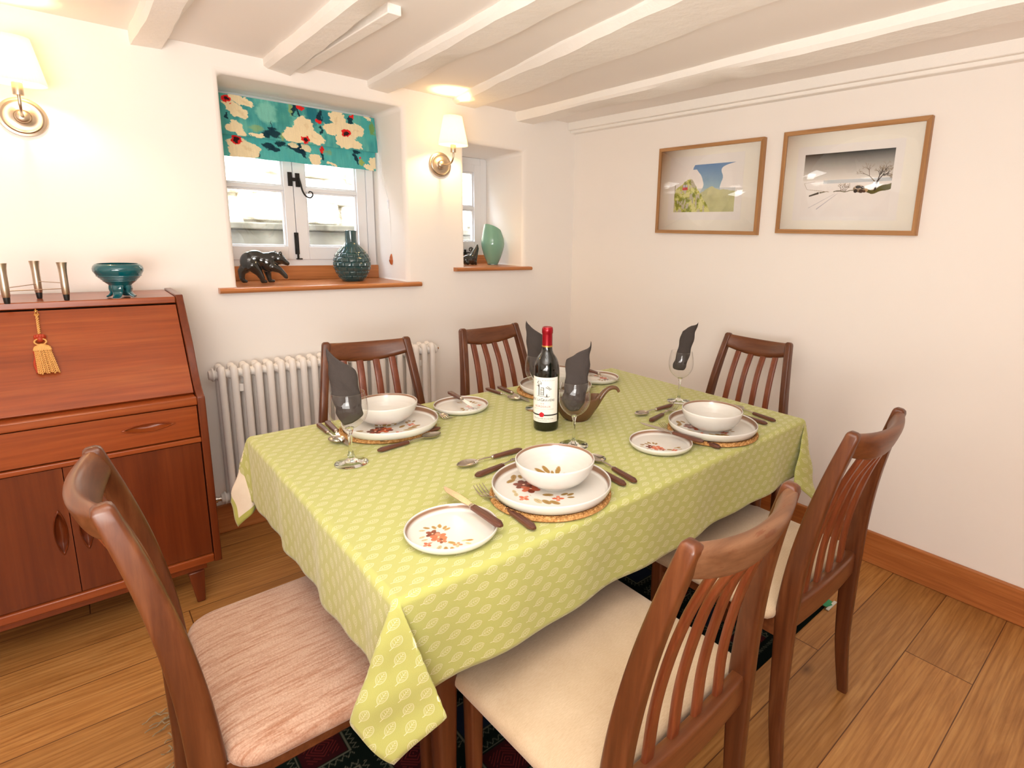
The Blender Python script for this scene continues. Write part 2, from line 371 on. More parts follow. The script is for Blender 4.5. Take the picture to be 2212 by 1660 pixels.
# ------------------------------------------------------------------ mesh helpers
class MB:
    def __init__(s): s.v = []; s.f = []; s.mi = []; s.uv = None
    def add(s, verts, faces, mi=0):
        n = len(s.v); s.v += [tuple(map(float, q)) for q in verts]
        for f in faces: s.f.append(tuple(n + i for i in f)); s.mi.append(mi)
        return s
    def box(s, x0, x1, y0, y1, z0, z1, mi=0):
        v = [(x, y, z) for z in (z0, z1) for y in (y0, y1) for x in (x0, x1)]
        return s.add(v, [(0, 2, 3, 1), (4, 5, 7, 6), (0, 1, 5, 4), (2, 6, 7, 3), (0, 4, 6, 2), (1, 3, 7, 5)], mi)
    def xf(s, M):
        s.v = [tuple(M @ Vector(q)) for q in s.v]; return s
    def lathe(s, prof, n=48, c=(0, 0, 0), mi=0, cap=False, axis='z'):
        P = []
        for r, z in prof:
            for k in range(n):
                a = 2 * PI * k / n; p = (r * math.cos(a), r * math.sin(a), z)
                if axis == 'y': p = (p[0], p[2], p[1])
                if axis == 'x': p = (p[2], p[0], p[1])
                P.append((c[0] + p[0], c[1] + p[1], c[2] + p[2]))
        F = []
        for i in range(len(prof) - 1):
            for k in range(n):
                a, b = i * n + k, i * n + (k + 1) % n
                F.append((a, b, b + n, a + n))
        if cap:
            F.append(tuple(range(n - 1, -1, -1))); F.append(tuple((len(prof) - 1) * n + k for k in range(n)))
        return s.add(P, F, mi)
    def ellipsoid(s, c, r, n=20, m=12, R=None, mi=0):
        P = []; F = []
        for i in range(1, m):
            t = PI * i / m
            for k in range(n):
                a = 2 * PI * k / n
                p = Vector((r[0] * math.sin(t) * math.cos(a), r[1] * math.sin(t) * math.sin(a), -r[2] * math.cos(t)))
                if R is not None: p = R @ p
                P.append((c[0] + p.x, c[1] + p.y, c[2] + p.z))
        for i in range(m - 2):
            for k in range(n):
                a, b = i * n + k, i * n + (k + 1) % n
                F.append((a, b, b + n, a + n))
        lo = Vector((0, 0, -r[2])); hi = Vector((0, 0, r[2]))
        if R is not None: lo = R @ lo; hi = R @ hi
        P.append((c[0] + lo.x, c[1] + lo.y, c[2] + lo.z)); P.append((c[0] + hi.x, c[1] + hi.y, c[2] + hi.z))
        for k in range(n):
            F.append(((k + 1) % n, k, len(P) - 2)); F.append(((m - 2) * n + k, (m - 2) * n + (k + 1) % n, len(P) - 1))
        return s.add(P, F, mi)
    def sweep(s, pts, secs, side=(1, 0, 0), p=2.0, n=16, mi=0, cap=True, closed=False):
        """pts: centre line; secs: (half width along side, half depth) per point; superellipse exponent p"""
        pts = [Vector(q) for q in pts]; N_ = len(pts)
        if isinstance(secs, tuple): secs = [secs] * N_
        P = []; rings = []
        sd = Vector(side)
        for i, q in enumerate(pts):
            if closed: t = pts[(i + 1) % N_] - pts[i - 1]
            else: t = (pts[min(i + 1, N_ - 1)] - pts[max(i - 1, 0)])
            t.normalize()
            a = (sd - t * sd.dot(t))
            if a.length < 1e-4: a = Vector((0, 0, 1)) - t * t.z
            a.normalize(); b = t.cross(a)
            for k in range(n):
                th = 2 * PI * k / n
                ca, sa = math.cos(th), math.sin(th)
                e = 2.0 / p
                P.append(q + a * (secs[i][0] * math.copysign(abs(ca) ** e, ca)) + b * (secs[i][1] * math.copysign(abs(sa) ** e, sa)))
        F = []
        for i in range(N_ if closed else N_ - 1):
            for k in range(n):
                a_, b_ = i * n + k, i * n + (k + 1) % n
                c_, d_ = ((i + 1) % N_) * n + (k + 1) % n, ((i + 1) % N_) * n + k
                F.append((a_, b_, c_, d_))
        if cap and not closed:
            F.append(tuple(range(n - 1, -1, -1))); F.append(tuple((N_ - 1) * n + k for k in range(n)))
        return s.add(P, F, mi)
    def grid(s, fn, nu, nv, mi=0, wrap=False, flip=False):
        """fn(i/nu, j/nv) -> point ; quads"""
        base = len(s.v)
        W = nu if wrap else nu + 1
        for j in range(nv + 1):
            for i in range(W): s.v.append(tuple(map(float, fn(i / nu, j / nv))))
        for j in range(nv):
            for i in range(nu):
                a = base + j * W + i; b = base + j * W + (i + 1) % W
                f = (a, b, b + W, a + W)
                s.f.append(f[::-1] if flip else f); s.mi.append(mi)
        return s
    def build(s, name, mats, parent=None, smooth=45, bevel=0, bseg=2, colors=None, uvs=None, recalc=True):
        me = bpy.data.meshes.new(name); me.from_pydata(s.v, [], s.f)
        if not isinstance(mats, (list, tuple)): mats = [mats]
        for m in mats: me.materials.append(MAT[m] if isinstance(m, str) else m)
        me.polygons.foreach_set('material_index', s.mi)
        if recalc:
            bm = bmesh.new(); bm.from_mesh(me); bmesh.ops.recalc_face_normals(bm, faces=bm.faces); bm.to_mesh(me); bm.free()
        me.polygons.foreach_set('use_smooth', [True] * len(me.polygons))
        if smooth < 180: me.set_sharp_from_angle(angle=math.radians(smooth))
        if colors is not None:
            ca = me.color_attributes.new('paint', 'FLOAT_COLOR', 'POINT')
            c4 = np.ones((len(s.v), 4), dtype=np.float32); c4[:, :3] = colors; ca.data.foreach_set('color', c4.ravel())
        if uvs is not None:
            ul = me.uv_layers.new(name='UVMap'); idx = np.empty(len(me.loops), dtype=np.int32); me.loops.foreach_get('vertex_index', idx)
            ul.data.foreach_set('uv', np.asarray(uvs, dtype=np.float32)[idx].ravel())
        me.update()
        o = bpy.data.objects.new(name, me); COL.objects.link(o)
        if parent: o.parent = parent
        if bevel:
            b = o.modifiers.new('bevel', 'BEVEL'); b.width = bevel; b.segments = bseg; b.limit_method = 'ANGLE'; b.angle_limit = math.radians(35)
            b.harden_normals = False
        return o

def empty(name, loc=(0, 0, 0), rz=0.0):
    o = bpy.data.objects.new(name, None); COL.objects.link(o); o.location = loc; o.rotation_euler = (0, 0, rz); o.empty_display_size = 0.05
    return o
def tag(o, label, cat, group=None):
    o['label'] = label; o['category'] = cat
    if group: o['group'] = group
    return o
def struct(o, label=None):
    o['kind'] = 'structure'
    if label: o['label'] = label
    return o
def copy_tree(o, parent=None):
    c = o.copy(); COL.objects.link(c); c.parent = parent
    for ch in list(o.children): copy_tree(ch, c)
    return c
def copy_thing(o, loc, rz, label, group=None):
    c = copy_tree(o); c.location = loc; c.rotation_euler = (0, 0, rz); c['label'] = label
    if group: c['group'] = group
    return c
def lerp(a, b, t): return a + (b - a) * t
def spline(ctrl, n):
    """Catmull-Rom through control tuples"""
    P = [np.array(c, float) for c in ctrl]; P = [2 * P[0] - P[1]] + P + [2 * P[-1] - P[-2]]
    out = []; S = len(P) - 3
    for k in range(n + 1):
        t = k / n * S; i = min(int(t), S - 1); t -= i
        a, b, c, d = P[i], P[i + 1], P[i + 2], P[i + 3]
        out.append(tuple(0.5 * ((2 * b) + (-a + c) * t + (2 * a - 5 * b + 4 * c - d) * t * t + (-a + 3 * b - 3 * c + d) * t ** 3)))
    return out

# ================================================================== THE ROOM
H_C = 1.955
def wall_with_holes():
    """window wall: inner face y=0, outer face y=0.44, two splayed openings"""
    b = MB()
    holes = [((-1.828, 1.040, -1.091, 1.873), (-1.875, 1.040, -1.112, 1.866)),
             ((-0.762, 1.108, -0.380, 1.757), (-0.80, 1.108, -0.386, 1.735))]
    xs = [-5.2, -1.828, -1.091, -0.762, -0.380, 0.25]; zs = [-0.1, 1.040, 1.108, 1.757, 1.873, 2.1]
    def inh(h, x0, x1, z0, z1): return x0 >= h[0] - 1e-6 and x1 <= h[2] + 1e-6 and z0 >= h[1] - 1e-6 and z1 <= h[3] + 1e-6
    idx = {}
    def vid(x, y, z):
        k = (round(x, 4), round(y, 4), round(z, 4))
        if k not in idx: idx[k] = len(b.v); b.v.append(k)
        return idx[k]
    def face(q): b.f.append(tuple(q)); b.mi.append(0)
    for side in (0, 1):
        y = 0.0 if side == 0 else 0.44
        X_ = xs if side == 0 else [-5.2, -1.875, -1.112, -0.80, -0.386, 0.25]
        Z_ = zs if side == 0 else [-0.1, 1.040, 1.108, 1.735, 1.866, 2.1]
        for i in range(5):
            for j in range(5):
                if any(inh(h[side], X_[i], X_[i + 1], Z_[j], Z_[j + 1]) for h in holes): continue
                q = [vid(X_[i], y, Z_[j]), vid(X_[i + 1], y, Z_[j]), vid(X_[i + 1], y, Z_[j + 1]), vid(X_[i], y, Z_[j + 1])]
                face(q if side == 0 else q[::-1])
    for hi, ho in holes:
        def ring(h, y, Z_, X_):
            x0, z0, x1, z1 = h
            zz = [z for z in Z_ if z0 - 1e-6 <= z <= z1 + 1e-6]; 
            return [(x0, y, z0), (x1, y, z0)], [(x, y, z) for x in (x1,) for z in zz], [(x, y, z) for x in (x0,) for z in zz]
        Zi = zs; Zo = [-0.1, 1.040, 1.108, 1.735, 1.866, 2.1]
        A, B_, C_ = ring(hi, 0.0, Zi, None); D, E_, F_ = ring(ho, 0.44, Zo, None)
        def strip(P, Q, fl):
            for k in range(len(P) - 1):
                q = [vid(*P[k]), vid(*P[k + 1]), vid(*Q[k + 1]), vid(*Q[k])]
                face(q[::-1] if fl else q)
        strip(A, D, True); strip(B_, E_, True); strip(C_, F_, False)
        strip([C_[-1], B_[-1]], [F_[-1], E_[-1]], False)
    return b
o = wall_with_holes().build('wall_back', 'wall', bevel=0.02, bseg=4); struct(o, 'white plastered window wall with two deep openings')
o.modifiers['bevel'].angle_limit = math.radians(40)
struct(MB().box(0, 0.25, -5.3, 0.44, -0.1, 2.1).build('wall_right', 'wall'), 'plain off-white wall with two pictures')
struct(MB().box(-5.25, -5.0, -5.3, 0.44, -0.1, 2.1).build('wall_left', 'wall'))
struct(MB().box(-5.25, 0.25, -5.5, -5.3, -0.1, 2.1).build('wall_front', 'wall'))
struct(MB().box(-5.25, 0.25, -5.5, 0.44, -0.12, 0.0).build('floor', 'floor'), 'oak plank floor')
struct(MB().box(-5.25, 0.25, -5.5, 0.44, H_C, H_C + 0.15).build('ceiling', 'ceiling'), 'white ceiling between beams')

# beams: rough hewn, painted white, run towards the window wall
def beam(name, xa, xb, xa2, xb2, zb, seed, label, y1=-4.9, cham=0.012):
    rnd = random.Random(seed); b = MB(); n = 56
    ph = [rnd.uniform(0, 6) for _ in range(6)]
    def fn(s, t):
        y = lerp(0.0, y1, t); f = -y / 1.2 if -y < 1.2 else 1.0 + (-y - 1.2) / 1.2
        a = lerp(xa, xa2, f); c = lerp(xb, xb2, f)
        wv = lambda k: 0.004 * math.sin(3.1 * y + ph[k]) + 0.003 * math.sin(8.3 * y + ph[k + 1]) + 0.0015 * math.sin(27 * y + ph[k])
        pr = [(a + wv(0), H_C + 0.02), (a + wv(0), zb + cham), (a + cham + wv(1), zb + wv(2)), (c - cham + wv(3), zb + wv(4) ), (c + wv(2), zb + cham), (c + wv(2), H_C + 0.02)]
        k = min(int(round(s * 5)), 5); p = pr[k]; return (p[0], y, p[1])
    b.grid(fn, 5, n); m = b.f
    W = 6
    b.f.append(tuple(range(0, 6))); b.mi.append(0); b.f.append(tuple(range(n * 6 + 5, n * 6 - 1, -1))); b.mi.append(0)
    return struct(b.build(name, 'beam', smooth=30), label)
beam('trim_1', -2.090, -1.992, -2.083, -1.99, 1.912, 1, 'white ceiling beam nearest the left wall lamp')
beam('trim_2', -1.664, -1.560, -1.690, -1.600, 1.918, 2, 'white ceiling beam with a short batten above the flowered blind')
beam('trim_3', -1.256, -1.140, -1.340, -1.215, 1.920, 3, 'white ceiling beam between blind and lamp')
beam('trim_4', -0.83, -0.68, -1.02, -0.80, 1.925, 4, 'broad white ceiling beam beside the right wall lamp', cham=0.02)
beam('trim_5', -0.43, -0.30, -0.475, -0.325, 1.915, 5, 'white ceiling beam over the small window')
struct(MB().box(-1.563, -1.520, -0.93, 0.0, 1.928, H_C + 0.01).build('trim_6', 'beam', bevel=0.003), 'short batten fixed to ceiling beam')
b = MB(); b.box(-0.058, 0.0, -5.2, 0.0, 1.912, H_C + 0.01); b.box(-0.038, 0.0, -5.2, 0.0, 1.897, 1.915)
struct(b.build('trim_7', 'beam', bevel=0.004), 'stepped wall plate along the right wall')

def skirting(name, m, x0, x1, y0, y1, h=0.138):
    b = MB(); b.box(x0, x1, y0, y1, 0.0, h); o = b.build(name, m, bevel=0.004); return struct(o, 'oak skirting board')
skirting('baseboard_back', 'oak_x', -4.98, -0.02, -0.018, 0.0, 0.125)
skirting('baseboard_right', 'oak_y', -0.018, 0.0, -5.2, 0.0)

# ------------------------------------------------------------------ windows
def rounded_sill(name, m, x0, x1, y0, z0, z1, xi0, xi1, yb, parent):
    b = MB(); r = (z1 - z0) / 2; n = 8
    prof = [(y0 + r - r * math.sin(PI * k / n), (z0 + r) - r * math.cos(PI * k / n)) for k in range(n + 1)]
    prof = [(0.0, z0)] + prof + [(0.0, z1)]
    V = [(x, p[0], p[1]) for x in (x0, x1) for p in prof]; k = len(prof)
    F = [(i, i + 1, k + i + 1, k + i) for i in range(k - 1)] + [(k - 1, 0, k, 2 * k - 1), tuple(range(k))[::-1], tuple(range(k, 2 * k))]
    b.add(V, F)
    b.add([(xi0, 0.0, z0), (xi1, 0.0, z0), (xi1, yb, z0), (xi0, yb, z0), (xi0, 0.0, z1), (xi1, 0.0, z1), (xi1, yb, z1), (xi0, yb, z1)],
          [(0, 3, 2, 1), (4, 5, 6, 7), (0, 1, 5, 4), (1, 2, 6, 5), (2, 3, 7, 6), (3, 0, 4, 7)])
    return b.build(name, m, parent, smooth=40)
def frame_ring(b, x0, x1, z0, z1, wl, wr, wb, wt, y0, y1):
    b.box(x0, x0 + wl, y0, y1, z0, z1); b.box(x1 - wr, x1, y0, y1, z0, z1)
    b.box(x0 + wl, x1 - wr, y0, y1, z0, z0 + wb); b.box(x0 + wl, x1 - wr, y0, y1, z1 - wt, z1)
def casement(parent, x0, x1, z0, z1, wl, wr, wb, wt, y, bars, label=None):
    b = MB(); frame_ring(b, x0, x1, z0, z1, wl, wr, wb, wt, y, y + 0.045)
    for zb in bars: b.box(x0 + wl, x1 - wr, y + 0.006, y + 0.04, zb - 0.0095, zb + 0.0095)
    m = 0.008
    zz = [z0 + wb] + list(bars) + [z1 - wt]
    for i in range(len(zz) - 1):
        lo = zz[i] + (0.0095 if i else 0); hi = zz[i + 1] - (0.0095 if i < len(zz) - 2 else 0)
        frame_ring(b, x0 + wl, x1 - wr, lo, hi, m, m, m, m, y + 0.012, y + 0.036)
    c = b.build('casement', 'white_paint', parent, bevel=0.002)
    g = MB().box(x0 + wl, x1 - wr, y + 0.022, y + 0.0245, z0 + wb, z1 - wt).build('pane', 'pane', c, smooth=180)
    return c

W1 = empty('window_1', (-1.49, 0.32, 1.05)); W1['kind'] = 'structure'; W1['label'] = 'white two-casement cottage window behind the flowered blind'
def loc(o, root):                       # give a part the window's own frame
    o.matrix_parent_inverse = root.matrix_world.inverted() if False else Matrix.Translation(-Vector(root.location)); return o
fr = MB(); frame_ring(fr, -1.875, -1.112, 1.112, 1.868, 0.045, 0.040, 0.036, 0.045, 0.315, 0.385)
loc(fr.build('window_frame', 'white_paint', W1, bevel=0.003), W1)
c1 = loc(casement(W1, -1.832, -1.503, 1.147, 1.824, 0.045, 0.040, 0.062, 0.05, 0.306, (1.478, 1.66)), W1)
c2 = loc(casement(W1, -1.500, -1.158, 1.147, 1.824, 0.052, 0.045, 0.062, 0.05, 0.306, (1.478, 1.66)), W1)
up = MB().box(-1.868, -1.108, 0.302, 0.318, 1.05, 1.117); loc(up.build('upstand', 'sill', W1, bevel=0.002), W1)
sl = rounded_sill('window_sill', 'sill', -1.897, -1.030, -0.038, 1.028, 1.050, -1.826, -1.094, 0.31, W1); loc(sl, W1)
# iron furniture on the casements
def curl_pts(cx, cz, y, r0, turns, start, n=26):
    return [(cx + (r0 * (1 - 0.75 * k / n)) * math.cos(start + turns * 2 * PI * k / n), y, cz + (r0 * (1 - 0.75 * k / n)) * math.sin(start + turns * 2 * PI * k / n)) for k in range(n + 1)]
b = MB(); y0 = 0.298
b.box(-1.5245, -1.5065, y0, 0.307, 1.490, 1.553); b.box(-1.4915, -1.473, y0, 0.307, 1.488, 1.551)
b.box(-1.508, -1.488, y0 - 0.004, 0.302, 1.513, 1.529)
pts = spline([(-1.479, 0.292, 1.530), (-1.474, 0.286, 1.50), (-1.468, 0.284, 1.47), (-1.455, 0.284, 1.448), (-1.436, 0.284, 1.441), (-1.424, 0.284, 1.452), (-1.426, 0.284, 1.466), (-1.437, 0.284, 1.470), (-1.442, 0.284, 1.462)], 40)
b.sweep(pts, [(0.0045 - 0.002 * k / 40, 0.0045 - 0.002 * k / 40) for k in range(41)], side=(0, 1, 0), n=8)
loc(b.build('catch', 'iron', W1), W1)
b = MB(); b.box(-1.514, -1.495, 0.298, 0.307, 1.172, 1.275); b.box(-1.508, -1.500, 0.290, 0.300, 1.15, 1.262); b.box(-1.512, -1.486, 0.288, 0.306, 1.147, 1.153)
loc(b.build('bolt', 'iron', W1, bevel=0.002), W1)

W2 = empty('window_2', (-0.59, 0.37, 1.118)); W2['kind'] = 'structure'; W2['label'] = 'narrow white cottage window in the deep opening right of the lamp'
fr = MB(); frame_ring(fr, -0.80, -0.386, 1.165, 1.738, 0.045, 0.045, 0.03, 0.04, 0.37, 0.43)
loc(fr.build('window_frame', 'white_paint', W2, bevel=0.003), W2)
loc(casement(W2, -0.758, -0.430, 1.193, 1.700, 0.045, 0.045, 0.055, 0.045, 0.368, (1.446,)), W2)
up = MB().box(-0.80, -0.384, 0.352, 0.372, 1.118, 1.168); loc(up.build('upstand', 'sill', W2, bevel=0.002), W2)
sl = rounded_sill('window_sill', 'sill', -0.832, -0.338, -0.038, 1.098, 1.118, -0.760, -0.383, 0.36, W2); loc(sl, W2)
b = MB(); b.box(-0.70, -0.515, 0.352, 0.362, 1.178, 1.184); b.box(-0.60, -0.54, 0.345, 0.37, 1.170, 1.176)
b.sweep(curl_pts(-0.512, 1.200, 0.352, 0.017, 1.6, -PI / 2), (0.003, 0.003), side=(0, 1, 0), n=8)
b.box(-0.55, -0.545, 0.35, 0.366, 1.172, 1.2)
loc(b.build('stay', 'iron', W2), W2)

# ------------------------------------------------------------------ outside
b = MB(); random.seed(3); b.box(-4.6, 2.6, 1.66, 1.95, 1.3, 2.75)
for i in range(20):
    for j in range(9):
        x = -4.4 + i * 0.33 + (0.16 if j % 2 else 0); z = 1.325 + j * 0.155; d = random.uniform(0, 0.05)
        jx, jz = random.uniform(-.05, .05), random.uniform(-.03, .03); b.box(x + jx, x + jx + random.uniform(.24, .42), 1.62 - d * .7, 1.9, z + jz, z + jz + random.uniform(.10, .19))
tag(b.build('garden_wall', 'stone', bevel=0.025, bseg=3), 'sunlit pale rubble stone wall seen through the window panes', 'wall')
b = MB(); b.box(-4.6, 2.4, 1.35, 1.62, -0.2, 1.28); b.box(-4.6, 2.4, 1.32, 1.66, 1.28, 1.322)
tag(b.build('retaining_wall', 'render', bevel=0.008), 'low grey rendered wall with flat coping beyond the panes', 'wall')
b = MB(); b.box(-6, 4, 0.46, 1.34, -0.3, -0.15); tag(b.build('yard', 'render'), 'grey ground outside the window wall', 'ground')
bpy.data.objects['yard']['kind'] = 'structure'

# ------------------------------------------------------------------ radiator
def radiator():
    root = empty('column_radiator', (-1.4875, -0.095, 0.0))
    tag(root, 'white old-fashioned column radiator on the wall under the larger window', 'radiator')
    n = 22; x0 = -0.4485; st = 0.0431
    sec = MB()
    def column(b, y):
        pts = spline([(0, y * 0.25, 0.190), (0, y * 0.8, 0.182), (0, y, 0.205), (0, y, 0.30), (0, y, 0.46), (0, y, 0.62), (0, y, 0.715), (0, y * 0.8, 0.741), (0, y * 0.25, 0.734)], 40)
        b.sweep(pts, (0.0135, 0.0135), n=14)
    column(sec, -0.034); column(sec, 0.034)
    for z in (0.185, 0.728):
        sec.lathe([(0.0, -st / 2), (0.0175, -st / 2), (0.0175, -st / 2 + 0.006), (0.0235, -0.010), (0.0235, 0.010), (0.0175, st / 2 - 0.006), (0.0175, st / 2), (0.0, st / 2)], 20, (0, 0, z - 0.012 if z > 0.5 else z + 0.008), axis='x')
    first = None
    for k in range(n):
        if first is None:
            o = sec.build('column_section', 'rad', root, smooth=50); first = o
        else:
            o = first.copy(); COL.objects.link(o); o.parent = root
        o.location = (x0 + k * st, 0, 0)
    for sx, x in ((-1, x0 - st / 2), (1, x0 + (n - 1) * st + st / 2)):
        for z in (0.193, 0.716):
            b = MB(); b.lathe([(0, 0), (0.026, 0.0), (0.027, 0.005), (0.023, 0.009), (0.020, 0.012), (0.018, 0.017), (0.0, 0.018)], 24, axis='x')
            b.xf(Matrix.Translation((x, 0, z)) @ Matrix.Scale(sx, 4, (1, 0, 0)))
            b.build('end_plug', 'rad', root, smooth=40)
    b = MB(); b.lathe([(0, 0), (0.009, 0), (0.009, 0.012), (0.013, 0.014), (0.013, 0.026), (0.008, 0.028), (0.008, 0.040), (0.011, 0.042), (0.011, 0.056), (0, 0.058)], 16, (0, 0, 0), axis='x')
    b.xf(Matrix.Translation((x0 - st / 2 - 0.017, 0, 0.193)) @ Matrix.Scale(-1, 4, (1, 0, 0)))
    b.lathe([(0.009, 0.0), (0.009, 0.185)], 12, (x0 - st / 2 - 0.062, 0, 0.0), cap=True)
    b.build('valve', 'chrome', root)
    b = MB(); b.lathe([(0, 0), (0.005, 0), (0.005, 0.012), (0, 0.013)], 10, (x0 + (n - .5) * st + 0.017, 0, 0.716), axis='x'); b.build('bleed_valve', 'brass', root)
    for x in (x0 + 1.5 * st, x0 + 19.5 * st):
        b = MB(); b.box(x - 0.010, x + 0.010, -0.022, 0.095, 0.648, 0.668); b.box(x - 0.010, x + 0.010, -0.024, -0.018, 0.640, 0.672); b.build('bracket', 'rad', root, bevel=0.002)
radiator()

# ------------------------------------------------------------------ bureau
def bureau():
    xl, xr = -2.785, -2.052; t = 0.022; yf = -0.52
    root = empty('bureau', ((xl + xr) / 2, -0.27, 0)); tag(root, 'red-brown teak drop-front bureau with drawer and cupboard doors against the window wall', 'bureau')
    T = Matrix.Translation(-Vector(root.location))
    def B(b, name, m, par=None, **k):
        b.xf(T) if par is None else b.xf(T)
        return b.build(name, m, par or root, **k)
    prof = [(-0.015, 0.150), (yf, 0.150), (yf, 0.735)] + [tuple(q) for q in spline([(yf + 0.002, 0.745), (-0.492, 0.760), (-0.455, 0.795), (-0.425, 0.845), (-0.395, 0.905)], 12)] + [(-0.285, 1.058), (-0.015, 1.058)]
    def side(x0, x1):
        b = MB(); k = len(prof); V = [(x, p[0], p[1]) for x in (x0, x1) for p in prof]
        b.add(V, [tuple(range(k)), tuple(range(2 * k - 1, k - 1, -1))] + [(i, k + i, k + (i + 1) % k, (i + 1) % k) for i in range(k)]); return b
    B(side(xr - t, xr), 'side_panel', 'teak_z', bevel=0.003, smooth=30); B(side(xl, xl + t), 'side_panel', 'teak_z', bevel=0.003, smooth=30)
    xi0, xi1 = xl + t, xr - t
    b = MB(); b.box(xi0, xi1, -0.288, -0.015, 1.030, 1.052); B(b, 'top', 'teak_x', bevel=0.003)
    b = MB(); b.box(xi0, xi1, -0.02, -0.012, 0.152, 1.03); B(b, 'back_panel', 'teak_x')
    # sloping fall front
    A = (-0.293, 1.026); C_ = (-0.478, 0.752); dx, dz = C_[0] - A[0], C_[1] - A[1]; L_ = math.hypot(dx, dz); nx, nz = dz / L_, -dx / L_
    b = MB(); th = 0.018
    pr = [(A[0] - nx * 0, A[1]), (C_[0], C_[1]), (C_[0] - nx * th, C_[1] - nz * th), (A[0] - nx * th, A[1] - nz * th)]
    V = [(x, p[0], p[1]) for x in (xi0 + 0.002, xi1 - 0.002) for p in pr]
    b.add(V, [(0, 1, 2, 3), (7, 6, 5, 4)] + [(i, 4 + i, 4 + (i + 1) % 4, (i + 1) % 4) for i in range(4)])
    fall = B(b, 'fall_front', 'teak_x', bevel=0.001)
    def on_fall(s, off): return (A[0] + dx * s + nx * off, A[1] + dz * s + nz * off)
    # key hole escutcheon + key
    b = MB(); p = on_fall(0.045, 0.0); xk = -2.423
    b.sweep([(xk, p[0], p[1]), (xk, p[0] + nx * 0.003, p[1] + nz * 0.003)], (0.006, 0.006), side=(1, 0, 0), n=16)
    b.sweep([(xk, p[0], p[1]), (xk, p[0] + nx * 0.018, p[1] + nz * 0.018)], (0.0018, 0.0018), side=(1, 0, 0), n=10)
    q = (p[0] + nx * 0.024, p[1] + nz * 0.024)
    b.sweep([(xk + 0.0, q[0] + 0.007 * math.cos(a) * nx, q[1] + 0.007 * math.sin(a)) for a in [2 * PI * k / 16 for k in range(16)]], (0.0015, 0.0015), side=(1, 0, 0), n=8, closed=True)
    B(b, 'key', 'brass', fall)
    # writing ledge, rails
    b = MB(); b.box(xi0, xi1, yf + 0.001, -0.40, 0.718, 0.745); B(b, 'ledge', 'teak_x', bevel=0.004)
    b = MB(); b.box(xi0, xi1, yf + 0.002, -0.10, 0.590, 0.606); B(b, 'rail', 'teak_x', bevel=0.003)
    b = MB(); b.box(xi0, xi1, yf + 0.001, -0.06, 0.152, 0.180); B(b, 'bottom_rail', 'teak_x', bevel=0.004)
    b = MB(); b.box(xi0 + 0.02, xi1 - 0.02, yf + 0.035, -0.06, 0.118, 0.153); B(b, 'plinth_rail', 'teak_x', bevel=0.002)
    def eye(cx, cz, hw, hh, vert):
        """boat shaped recessed pull: rim + sunk hollow"""
        b = MB(); n = 40; ring = []
        def pt(a, s):
            c_, s_ = math.cos(a), math.sin(a); l = hw * s; h = hh * s
            u = l * c_; v = h * s_ * abs(s_) ** 0.35 * (1 - 0.25 * abs(c_) ** 3)
            return (u, v)
        lv = [(1.12, 0.0), (1.08, -0.0045), (1.0, -0.0060), (0.93, -0.004), (0.88, 0.006), (0.45, 0.014)]
        def f(i, j):
            s, d = lv[min(int(round(j * 5)), 5)]; u, v = pt(2 * PI * i, s)
            return (cx + (v if vert else u), yf + 0.004 + d, cz + (u if vert else v))
        b.grid(f, n, 5, wrap=True); b.f.append(tuple(5 * n + k for k in range(n))); b.mi.append(0)
        return b
    def panel(x0, x1, z0, z1, holes, yb):
        bm = bmesh.new(); y = yf + 0.010; F = lambda P, yy: [bm.verts.new((p[0], yy, p[1])) for p in P]
        rect = [(x0, z0), (x1, z0), (x1, z1), (x0, z1)]
        loops = [F(rect, y)]
        for (cx, cz, hw, hh, vert) in holes:
            L_ = []
            for k in range(40):
                a = 2 * PI * k / 40; c_, s_ = math.cos(a), math.sin(a); u = hw * c_; v = hh * s_ * abs(s_) ** 0.35 * (1 - 0.25 * abs(c_) ** 3)
                L_.append((cx + (v if vert else u), cz + (u if vert else v)))
            loops.append(F(L_, y))
        ed = []
        for L_ in loops: ed += [bm.edges.new((L_[k], L_[(k + 1) % len(L_)])) for k in range(len(L_))]
        bmesh.ops.triangle_fill(bm, edges=ed, use_beauty=True)
        back = F(rect, yb); f0 = loops[0]
        for k in range(4): bm.faces.new((f0[k], f0[(k + 1) % 4], back[(k + 1) % 4], back[k]))
        bm.faces.new(back[::-1])
        b = MB(); bm.verts.index_update(); b.v = [tuple(v.co) for v in bm.verts]; b.f = [tuple(v.index for v in f.verts) for f in bm.faces]; b.mi = [0] * len(b.f); bm.free(); return b
    dz0, dz1 = 0.610, 0.714
    dr = B(panel(xi0 + 0.003, xi1 - 0.003, dz0, dz1, [(cx, 0.668, 0.062, 0.0125, False) for cx in (-2.207, -2.632)], yf + 0.03), 'drawer', 'teak_x', smooth=30)
    for cx in (-2.207, -2.632): 
        e = eye(cx, 0.668, 0.062, 0.0125, False); e.xf(Matrix.Translation((0, 0.006, 0))); B(e, 'handle', 'teak_x', dr, smooth=60)
    xm = -2.4165
    for x0, x1, hx in ((xm + 0.001, xi1 - 0.003, -2.385), (xi0 + 0.003, xm - 0.001, -2.441)):
        d_ = B(panel(x0, x1, 0.183, 0.587, [(hx, 0.388, 0.066, 0.0145, True)], yf + 0.034), 'door', 'teak_z', smooth=30)
        e = eye(hx, 0.388, 0.066, 0.0145, True); e.xf(Matrix.Translation((0, 0.006, 0))); B(e, 'handle', 'teak_z', d_, smooth=60)
